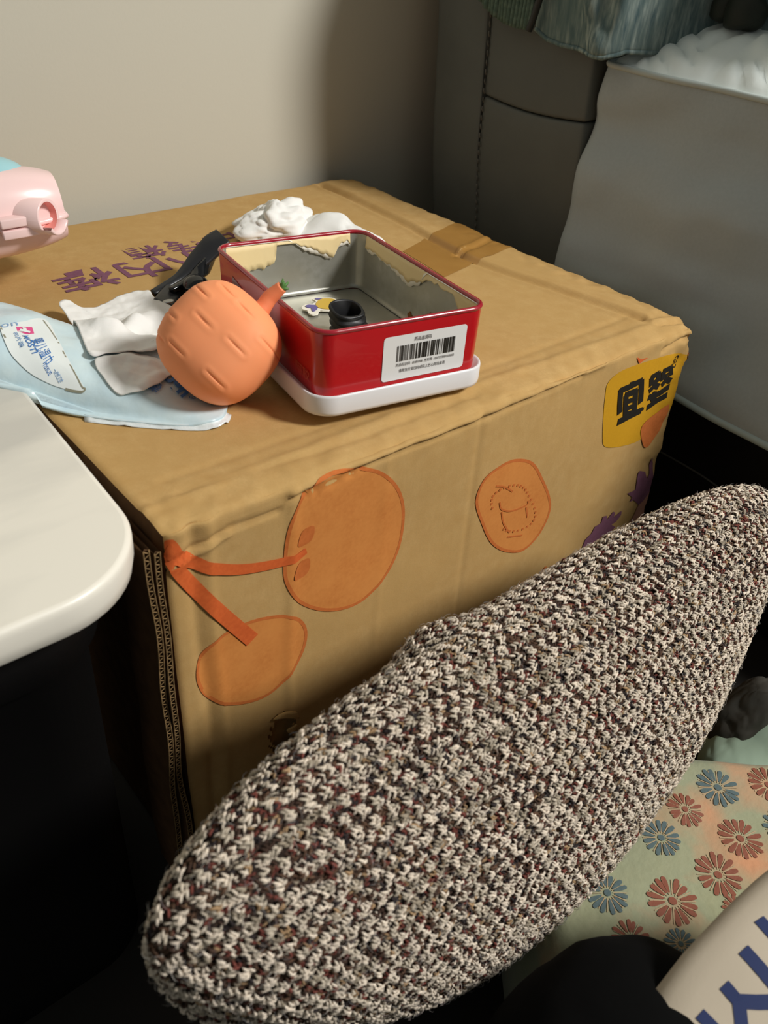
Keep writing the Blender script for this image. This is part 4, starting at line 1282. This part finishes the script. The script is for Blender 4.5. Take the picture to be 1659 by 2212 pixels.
# ribbed knit part at its left
kp = np.array([at(x, y, 0, .678) for x, y in [(1020, -20), (1052, 22), (1080, 46), (1112, 60), (1140, 66)]])
yk = np.linspace(kp[0, 1], kp[-1, 1], 130)
ok = np.argsort(kp[:, 1]); zk = np.interp(yk, kp[ok, 1], kp[ok, 2])
K = np.zeros((130, 40, 3))
for j, s_ in enumerate(np.linspace(0, 1, 40)):
    z = zk + (H + .43 - zk) * s_
    K[:, j] = np.stack([.680 + .0022 * np.sin(yk * 2 * np.pi / .0055) + .0012 * np.sin(z * 2 * np.pi / .006), yk, z], 1)
solidify(grid('knit_band', K, M['knit_green'], gar), .004, 0)
tp_ = np.array([at(x, y, 0, .668) for x, y in [(1185, -60), (1165, 0), (1152, 40), (1142, 66)]])
V, F = tube(crom(tp_, 8, closed=False), .004, 8)
mesh('dark_edging', V, F, M['dark_trim'], gar)
# dark folds at the far right
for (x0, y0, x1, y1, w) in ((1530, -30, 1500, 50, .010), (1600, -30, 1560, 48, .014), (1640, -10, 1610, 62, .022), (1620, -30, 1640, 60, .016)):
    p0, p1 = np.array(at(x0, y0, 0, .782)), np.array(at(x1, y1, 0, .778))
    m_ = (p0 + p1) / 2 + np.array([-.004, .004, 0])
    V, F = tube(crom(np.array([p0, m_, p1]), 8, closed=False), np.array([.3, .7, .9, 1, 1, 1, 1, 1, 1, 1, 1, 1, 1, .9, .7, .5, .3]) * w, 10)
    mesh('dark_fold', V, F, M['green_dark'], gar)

# ------------------------------------------------------------------ tweed pillow
PQ = [-0.1188, -0.202, 0.5465, -0.1533, -0.129, 0.0758, 0.1564, -0.1516, 0.6259, 0.5931, -0.1076]
def pil_frame():
    tx_, ty_, rx, ry, rz, a, b, tilt, p1, p2, bend = PQ
    T = np.array([tx_, ty_, -.06 + H]); Rr = np.array([rx, ry, rz + H])
    ax = (Rr - T) / np.linalg.norm(Rr - T)
    v = np.cross([0, 0, 1.], ax); v /= np.linalg.norm(v); w = np.cross(ax, v)
    e1 = np.cos(tilt) * v + np.sin(tilt) * w; e2 = -np.sin(tilt) * v + np.cos(tilt) * w
    return T, Rr, w, e1, e2, a, b, p1, p2, bend
def pil(s, th, grow=0.0):
    """s, th arrays of one shape"""
    T, Rr, w, e1, e2, a, b, p1, p2, bend = pil_frame()
    m = p1 / (p1 + p2)
    s = np.clip(s, 0, 1)
    g = s ** p1 * (1 - s) ** p2 / (m ** p1 * (1 - m) ** p2)
    lift_ = 1 + .95 * 2 * np.maximum(0, np.cos(th)) * np.maximum(0, -np.sin(th))   # the hidden lower back edge reaches down to the floor
    g = g * lift_
    c = T + s[..., None] * (Rr - T) + (bend * 4 * s * (1 - s))[..., None] * w
    P = c + (g * (a + grow) * np.cos(th))[..., None] * e1 + (g * (b + grow) * np.sin(th))[..., None] * e2
    P = P + (.003 * vnoise(P, 14, 3) + .004 * vnoise(P, 6, 8))[..., None] * np.stack([np.zeros_like(s), -np.ones_like(s) * .5, np.ones_like(s) * .5], -1)
    kb = np.exp(-(np.linalg.norm(P - BUMP, axis=-1) / .030) ** 2)
    return P + (kb * .014)[..., None] * np.array([-.2, .45, .75])
BUMP = np.array(at(930, 1412, 2, -.075))
pw = empty('tweed_pillow', (0.2, -.18, H - .34), 'plump knitted tweed cushion in cream, brown and maroon in front of the carton', 'cushion')
sg = (1 - np.cos(np.linspace(0, np.pi, 90))) / 2
S_, T_ = np.meshgrid(sg, np.linspace(0, 2 * np.pi, 72, endpoint=False), indexing='ij')
grid('pillow_core', pil(S_, T_, -.0012), M['yarn_core'], pw, wrap_v=True)

def knit():
    rs = np.random.RandomState(5)
    pitch_r = 0.0029
    pitch_c = 0.0025
    # arc-length along the ridge
    th0 = math.radians(118)                     # middle of what can be seen
    sf = np.linspace(0.0, 1.0, 900)
    ridge = pil(sf, np.full(900, th0))
    al = np.concatenate([[0], np.cumsum(np.linalg.norm(np.diff(ridge, axis=0), axis=1))])
    Ltot = al[-1]
    ncol = int(Ltot / pitch_c)
    thf = np.linspace(0, 2 * np.pi, 260) - np.pi
    nr = int(.42 / pitch_r)
    ks = np.arange(-nr, nr + 1)
    arc_c = (np.arange(ncol) + .5) * pitch_c
    s_c = np.interp(arc_c, al, sf)
    # girth tables on each column
    A, B = np.meshgrid(s_c, thf + th0, indexing='ij')
    tab = pil(A, B)
    seg = np.linalg.norm(np.diff(tab, axis=1), axis=2)
    cum = np.concatenate([np.zeros((ncol, 1)), np.cumsum(seg, 1)], 1)
    mid = len(thf) // 2
    cum = cum - cum[:, mid:mid + 1]
    sx, tx_, kx, cx = [], [], [], []
    for i in range(ncol):
        dk = ks * pitch_r
        okk = (dk > cum[i, 2]) & (dk < cum[i, -3])
        t = np.interp(dk[okk], cum[i], thf + th0)
        sx.append(np.full(okk.sum(), s_c[i])); tx_.append(t); kx.append(ks[okk]); cx.append(np.full(okk.sum(), i))
    s = np.concatenate(sx); t = np.concatenate(tx_); k = np.concatenate(kx); c = np.concatenate(cx)
    eps = 1e-3
    P0 = pil(s, t)
    Ts = pil(np.minimum(s + eps, .9999), t) - pil(np.maximum(s - eps, .0001), t)
    Ts /= np.maximum(np.linalg.norm(Ts, axis=1, keepdims=True), 1e-9)
    Tt = pil(s, t + eps) - pil(s, t - eps)
    Tt -= (Tt * Ts).sum(1, keepdims=True) * Ts
    Tt /= np.maximum(np.linalg.norm(Tt, axis=1, keepdims=True), 1e-9)
    Nn = np.cross(Ts, Tt)
    T, Rr = pil_frame()[:2]
    cenl = T + s[:, None] * (Rr - T)
    fl = ((P0 - cenl) * Nn).sum(1) < 0
    Nn[fl] *= -1
    # only what can be seen or nearly: facing the room side, upper and front
    view = P0 - CAM_POS
    view /= np.linalg.norm(view, axis=1, keepdims=True)
    keep = (view * Nn).sum(1) < .42
    P0, Ts, Tt, Nn, k, c, s = P0[keep], Ts[keep], Tt[keep], Nn[keep], k[keep], c[keep], s[keep]
    n = len(k)
    par = (k % 3 == 2).astype(int)
    # knots of the waffle: brick layout on every second row
    ph = c * pitch_c / 0.0118 + ((k // 3) % 2) * .5 + .15 * vnoise(np.stack([k * 1.0, c * .05, k * 0.0], 1), 1, 3)
    knot = np.maximum(0, np.cos(2 * np.pi * ph)) ** .7
    hgt = np.where(par == 0, .0003 + .0020 * knot, -.0007 + .0002 * knot)
    # colours: runs of one yarn along a row, light on the knots, dark between
    pal = np.array([lin(q) for q in ((214, 200, 182), (186, 174, 156), (152, 140, 122), (158, 130, 98), (92, 70, 56), (52, 46, 46), (110, 62, 54), (70, 54, 46))])
    run = vnoise(np.stack([k * 7.13, c * .18, k * 3.7], 1), 1.0, 11) * .5 + .5
    run2 = vnoise(np.stack([k * .8, c * .16, k * 0.], 1), 1.0, 17)
    r = np.clip(run * .9 + rs.rand(n) * .45 - .2, 0, 1) 
    light = np.where(par == 0, .08 + .80 * knot, .14) + .20 * run2
    pr = rs.rand(n)
    idx = np.zeros(n, int)
    isl = pr < np.clip(light + .18, .05, .95)
    idx[isl] = np.where(r[isl] < .55, 0, np.where(r[isl] < .8, 1, 2))
    nl = ~isl
    idx[nl] = np.where(r[nl] < .30, 4, np.where(r[nl] < .48, 7, np.where(r[nl] < .60, 6, np.where(r[nl] < .72, 5, np.where(r[nl] < .86, 3, 2)))))
    base = pal[idx] * (0.82 + .36 * rs.rand(n, 1))
    # one stitch = two slanted plump yarn limbs
    prof_t = np.array([-1, -.5, .5, 1.0])
    prof_r = np.array([.2, .95, .95, .2])
    m = 4
    ang = np.linspace(0, 2 * np.pi, m, endpoint=False)
    Vs, Cs = [], []
    for limb in (0, 1):
        sl = np.radians(np.where(limb == 0, 34, -30) + rs.randn(n) * 13)
        if limb == 1: sl = sl
        D = np.cos(sl)[:, None] * Ts + np.sin(sl)[:, None] * Tt
        E = -np.sin(sl)[:, None] * Ts + np.cos(sl)[:, None] * Tt
        cc = P0 + Tt * ((limb - .5) * .0015 + rs.randn(n) * .0004)[:, None] + Ts * (rs.randn(n) * .0005 + (limb - .5) * .0010)[:, None] + Nn * (hgt + rs.randn(n) * .0003)[:, None]
        ln_ = (.0021 + .0007 * rs.rand(n))
        rd = (.00062 + .00025 * rs.rand(n) + .00022 * (par == 0) * knot)
        tip = (D * 0 + Nn)
        V = (cc[:, None, None] + (ln_[:, None] * prof_t)[..., None, None] * D[:, None, None]
             + (rd[:, None] * prof_r)[..., None, None] * (np.cos(ang)[None, None, :, None] * E[:, None, None] + np.sin(ang)[None, None, :, None] * Nn[:, None, None])
             - (.0011 * prof_t ** 2)[None, :, None, None] * Nn[:, None, None])
        Vs.append(V.reshape(n, -1, 3)); Cs.append(base * (0.93 + .14 * rs.rand(n, 1)))
    V = np.concatenate(Vs).reshape(-1, 3)
    Cc = np.concatenate(Cs)
    # loose fibres standing off the yarn
    pick = rs.choice(n, 7000, replace=False)
    pN, pT, pB = Nn[pick], Ts[pick], Tt[pick]
    aa = rs.rand(len(pick)) * 2 * np.pi
    dr = np.cos(aa)[:, None] * pT + np.sin(aa)[:, None] * pB
    sc = (.6 + .9 * rs.rand(len(pick)))[:, None]
    pts4 = np.stack([P0[pick] + pN * .0005, P0[pick] + pN * .0022 * sc + dr * .0012 * sc, P0[pick] + pN * .0032 * sc + dr * .0032 * sc, P0[pick] + pN * .0030 * sc + dr * .0052 * sc], 1)
    sd = np.cross(dr, pN)
    rr3 = np.array([.00016, .00014, .00011, .00003])
    tri = np.array([[1, 0], [-.5, .87], [-.5, -.87]])
    FV = pts4[:, :, None] + rr3[None, :, None, None] * (tri[None, None, :, :1] * sd[:, None, None] + tri[None, None, :, 1:] * pN[:, None, None])
    FC = base[pick] * .6 + .25
    fF = (np.array(grid_faces(4, 3, wrap_v=True))[None] + (np.arange(len(pick)) * 12)[:, None, None]).reshape(-1, 4)
    nv_ = len(prof_t) * m
    f1 = np.array(grid_faces(len(prof_t), m, wrap_v=True))
    N2 = 2 * n
    F = (f1[None] + (np.arange(N2) * nv_)[:, None, None]).reshape(-1, 4)
    F = np.concatenate([F, fF + len(V)])
    colv = np.concatenate([np.repeat(Cc, nv_, axis=0), np.repeat(FC, 12, axis=0)])
    V = np.concatenate([V, FV.reshape(-1, 3)])
    me = bpy.data.meshes.new('knitted_yarn')
    me.vertices.add(len(V)); me.vertices.foreach_set('co', V.astype(np.float32).ravel())
    me.loops.add(F.size); me.loops.foreach_set('vertex_index', F.astype(np.int32).ravel())
    me.polygons.add(len(F))
    me.polygons.foreach_set('loop_start', (np.arange(len(F)) * 4).astype(np.int32))
    me.polygons.foreach_set('loop_total', np.full(len(F), 4, np.int32))
    me.polygons.foreach_set('use_smooth', np.ones(len(F), bool))
    me.update(calc_edges=True)
    at_ = me.color_attributes.new('yarn', 'FLOAT_COLOR', 'POINT')
    cc = np.ones((len(V), 4), np.float32)
    cc[:, :3] = colv
    at_.data.foreach_set('color', cc.ravel())
    me.materials.append(M['yarn'])
    o = bpy.data.objects.new('knitted_yarn', me)
    COL.objects.link(o)
    o.parent = pw; o.matrix_parent_inverse = parent_inv(pw)
    o['kind'] = 'stuff'
knit()

# ------------------------------------------------------------------ brocade cushion, lower right
bro = empty('brocade_cushion', (0.42, -.42, 0), 'pale green brocade cushion woven with red and blue flowers under the tweed pillow', 'cushion')
def bro_z(x, y):
    x, y = np.asarray(x, float), np.asarray(y, float)
    P3 = np.stack([x, y, x * 0], -1)
    z = H - .290 - .085 * sstep(-.215, -.12, y) * sstep(.42, .36, x) + .004 * fbm(P3, 9, 4) 
    return z
uu, vv = np.meshgrid(np.linspace(.27, .76, 120), np.linspace(-.36, .096, 110), indexing='ij')
a, b = .766 * uu + .643 * vv, -.643 * uu + .766 * vv
ed = np.minimum(np.minimum(uu - .27, .76 - uu), np.minimum(vv + .36, .096 - vv))
Zt = bro_z(a, b) - .045 * (1 - np.clip(ed / .03, 0, 1)) ** 2
top = np.stack([a, b, Zt], -1)
bot = np.stack([a, b, np.full(a.shape, .003)], -1)
n1 = a.size
F = grid_faces(120, 110) + [tuple(reversed(f)) for f in grid_faces(120, 110, off=n1)]
def idx(i, j): return i * 110 + j
for i in range(119):
    F += [(idx(i, 0), n1 + idx(i, 0), n1 + idx(i + 1, 0), idx(i + 1, 0)), (idx(i + 1, 109), n1 + idx(i + 1, 109), n1 + idx(i, 109), idx(i, 109))]
for j in range(109):
    F += [(idx(0, j + 1), n1 + idx(0, j + 1), n1 + idx(0, j), idx(0, j)), (idx(119, j), n1 + idx(119, j), n1 + idx(119, j + 1), idx(119, j + 1))]
mesh('brocade_cover', np.concatenate([top.reshape(-1, 3), bot.reshape(-1, 3)]), F, M['brocade'], bro)
BZ = -.29
def flower(px, py, r_px, mat, seed):
    c = at(px, py, 2, BZ)[:2]
    r = 1.08 * np.linalg.norm(at(px + r_px, py, 2, BZ)[:2] - c)
    rs = np.random.RandomState(seed)
    parts = []
    n = 14
    for k in range(n):
        t = 2 * math.pi * k / n + rs.randn() * .05
        d = np.array([math.cos(t), math.sin(t)]); e = np.array([-d[1], d[0]])
        L = r * (.93 + .12 * rs.rand())
        pet = [c + d * r * .34 - e * r * .04, c + d * r * .34 + e * r * .04, c + d * L * .75 + e * r * .115, c + d * L * .95 + e * r * .09, c + d * L, c + d * L * .95 - e * r * .09, c + d * L * .75 - e * r * .115]
        parts.append(fan(np.array(pet), 2))
    parts.append(fan(c + r * .17 * np.stack([np.cos(np.linspace(0, 6.28, 12)[:-1]), np.sin(np.linspace(0, 6.28, 12)[:-1])], 1), 1))
    V, F = merge(parts)
    o = mesh('woven_flower', np.concatenate([V, (bro_z(V[:, 0], V[:, 1]) + .0007)[:, None]], 1), F, mat, bro, smooth=False)
    o['label'] = 'red-brown woven flower' if mat is M['thread_red'] else 'slate blue woven flower'
    # pale outline threads between the petals
    parts = []
    for k in range(n):
        t = 2 * math.pi * (k + .5) / n
        d = np.array([math.cos(t), math.sin(t)])
        parts.append(ribbon(np.array([c + d * r * .25, c + d * r * .6, c + d * r * .92]), r * .045))
    V, F = merge(parts)
    mesh('thread_outline', np.concatenate([V, (bro_z(V[:, 0], V[:, 1]) + .0006)[:, None]], 1), F, M['thread_tan'], o, smooth=False)
for i, (x, y, r, m) in enumerate(((1550, 1703, 42, 'thread_blue'), (1478, 1753, 36, 'thread_red'), (1427, 1813, 40, 'thread_blue'), (1600, 1810, 45, 'thread_red'), (1552, 1889, 47, 'thread_red'),
                                  (1452, 1949, 51, 'thread_red'), (1310, 1935, 42, 'thread_blue'), (1662, 1692, 42, 'thread_red'), (1362, 2030, 38, 'thread_red'), (1470, 2040, 32, 'thread_blue'), (1596, 1968, 34, 'thread_red'), (1700, 1790, 44, 'thread_blue'))):
    flower(x, y, r, M[m], i)

rs_ = np.random.RandomState(3)
have = [at(x, y, 2, BZ)[:2] for x, y in ((1550, 1703), (1478, 1753), (1427, 1813), (1600, 1810), (1552, 1889), (1452, 1949), (1310, 1935), (1662, 1692), (1362, 2030), (1470, 2040), (1596, 1968), (1700, 1790))]
for k_ in range(400):
    u_, v_ = .33 + .38 * rs_.rand(), -.31 + .36 * rs_.rand()
    q_ = np.array([.766 * u_ + .643 * v_, -.643 * u_ + .766 * v_])
    if min(np.linalg.norm(q_ - h_) for h_ in have) < .034 or q_[1] > -.27: continue
    if len(have) > 34: break
    have.append(q_)
    dq = (np.array([*q_, H + BZ]) - CAM_POS) @ RC
    flower(IMG_W / 2 + F_PX * dq[0] / -dq[2], IMG_H / 2 - F_PX * dq[1] / -dq[2], 40, M['thread_red' if k_ % 2 else 'thread_blue'], 50 + k_)

# mint cloth and dark grey cloth behind the brocade cushion
def heap(name, label, cat, c, r, seed, mat, amp=.25, rest=None):
    u = np.linspace(-np.pi / 2, np.pi / 2, 60)[:, None]; v = np.linspace(0, 2 * np.pi, 80, endpoint=False)[None]
    D = np.stack([spw(np.cos(u), .8) * spw(np.cos(v), .8), spw(np.cos(u), .8) * spw(np.sin(v), .8), spw(np.sin(u), .8) * np.ones_like(v)], -1)
    k = 1 + amp * vnoise(D, 1.3, seed) + amp * .45 * (np.abs(vnoise(D, 2.6, seed + 1)) - .3) + amp * .2 * (np.abs(vnoise(D, 6, seed + 2)) - .3)
    P = np.array(c) + D * k[..., None] * np.array(r)
    P[..., 2] = np.maximum(P[..., 2], .002 if rest is None else rest(P[..., 0], P[..., 1]) + .004)
    o = grid(name, P, mat, None, wrap_v=True, flip=True)
    return tag(o, label, cat)
heap('mint_cloth', 'pale mint cloth bunched behind the brocade cushion at right edge', 'cloth', tuple(at(1640, 1622, 2, -.388)), (.085, .045, .036), 4, M['mint'], .15)
heap('grey_cloth', 'dark grey cloth heap between the tweed pillow and the sofa base', 'cloth', tuple(at(1605, 1556, 2, -.372)), (.050, .026, .045), 9, M['grey_cloth'], .2)

# ------------------------------------------------------------------ black cloth and printed bag at the bottom
heap('black_cloth', 'black cloth mound at the bottom between the tweed pillow and the printed bag', 'cloth', (.084, -.410, .140), (.105, .132, .135), 14, M['black_cloth'], .05, rest=bro_z)

bag = empty('canvas_bag', (.25, -.45, H - .2), 'off-white cloth bag printed with navy letters in the bottom right corner', 'bag')
bo = [at(x, y, 2, -.14) for x, y in [(1366, 2235), (1392, 2180), (1425, 2118), (1480, 2050), (1560, 1965), (1640, 1886), (1720, 1815)]]
bo = np.array(bo)[:, :2]
far = np.array([[.34, -.42], [.30, -.60], [.10, -.56]])
O = np.concatenate([dense(bo, .01), dense(np.concatenate([bo[-1:], far, bo[:1]]), .01)[1:-1]])
def bag_z(x, y):
    P3 = np.stack([x, y, x * 0], -1)
    return H - .143 + .006 * fbm(P3, 12, 9, 2)
V2, F2 = fan(O, 14)
n = len(O)
rr = np.concatenate([[0], np.repeat(np.linspace(0, 1, 15)[1:], n)])
zt = bag_z(V2[:, 0], V2[:, 1]) - .006 * rr ** 30
zb = zt - .003 - .010 * (1 - rr ** 4)
Vt = np.concatenate([V2, zt[:, None]], 1); Vb = np.concatenate([V2, zb[:, None]], 1)
nn = len(V2)
F = list(F2) + [tuple(i + nn for i in reversed(f)) for f in F2]
o0 = 1 + 13 * n
F += [(o0 + i, nn + o0 + i, nn + o0 + (i + 1) % n, o0 + (i + 1) % n) for i in range(n)]
mesh('bag_body', np.concatenate([Vt, Vb]), F, M['bag'], bag)
def bag_stroke(parts_px, w):
    parts = [ribbon(dense([at(x, y, 2, -.14)[:2] for x, y in L], .006), w) for L in parts_px]
    V, F = merge(parts)
    z = bag_z(V[:, 0], V[:, 1]) + .0005
    mesh('printed_letter', np.concatenate([V, z[:, None]], 1), F, M['navy'], bag)
bag_stroke([[(1566, 2124), (1600, 2160)], [(1600, 2158), (1640, 2160), (1700, 2158)], [(1600, 2158), (1612, 2230)]], .0075)
bag_stroke([[(1604, 2054), (1640, 2090), (1700, 2150)]], .0085)
bag_stroke([[(1516, 2182), (1560, 2225)]], .0075)
bag_stroke([[(1638, 1988), (1668, 2020), (1700, 2060)]], .0085)
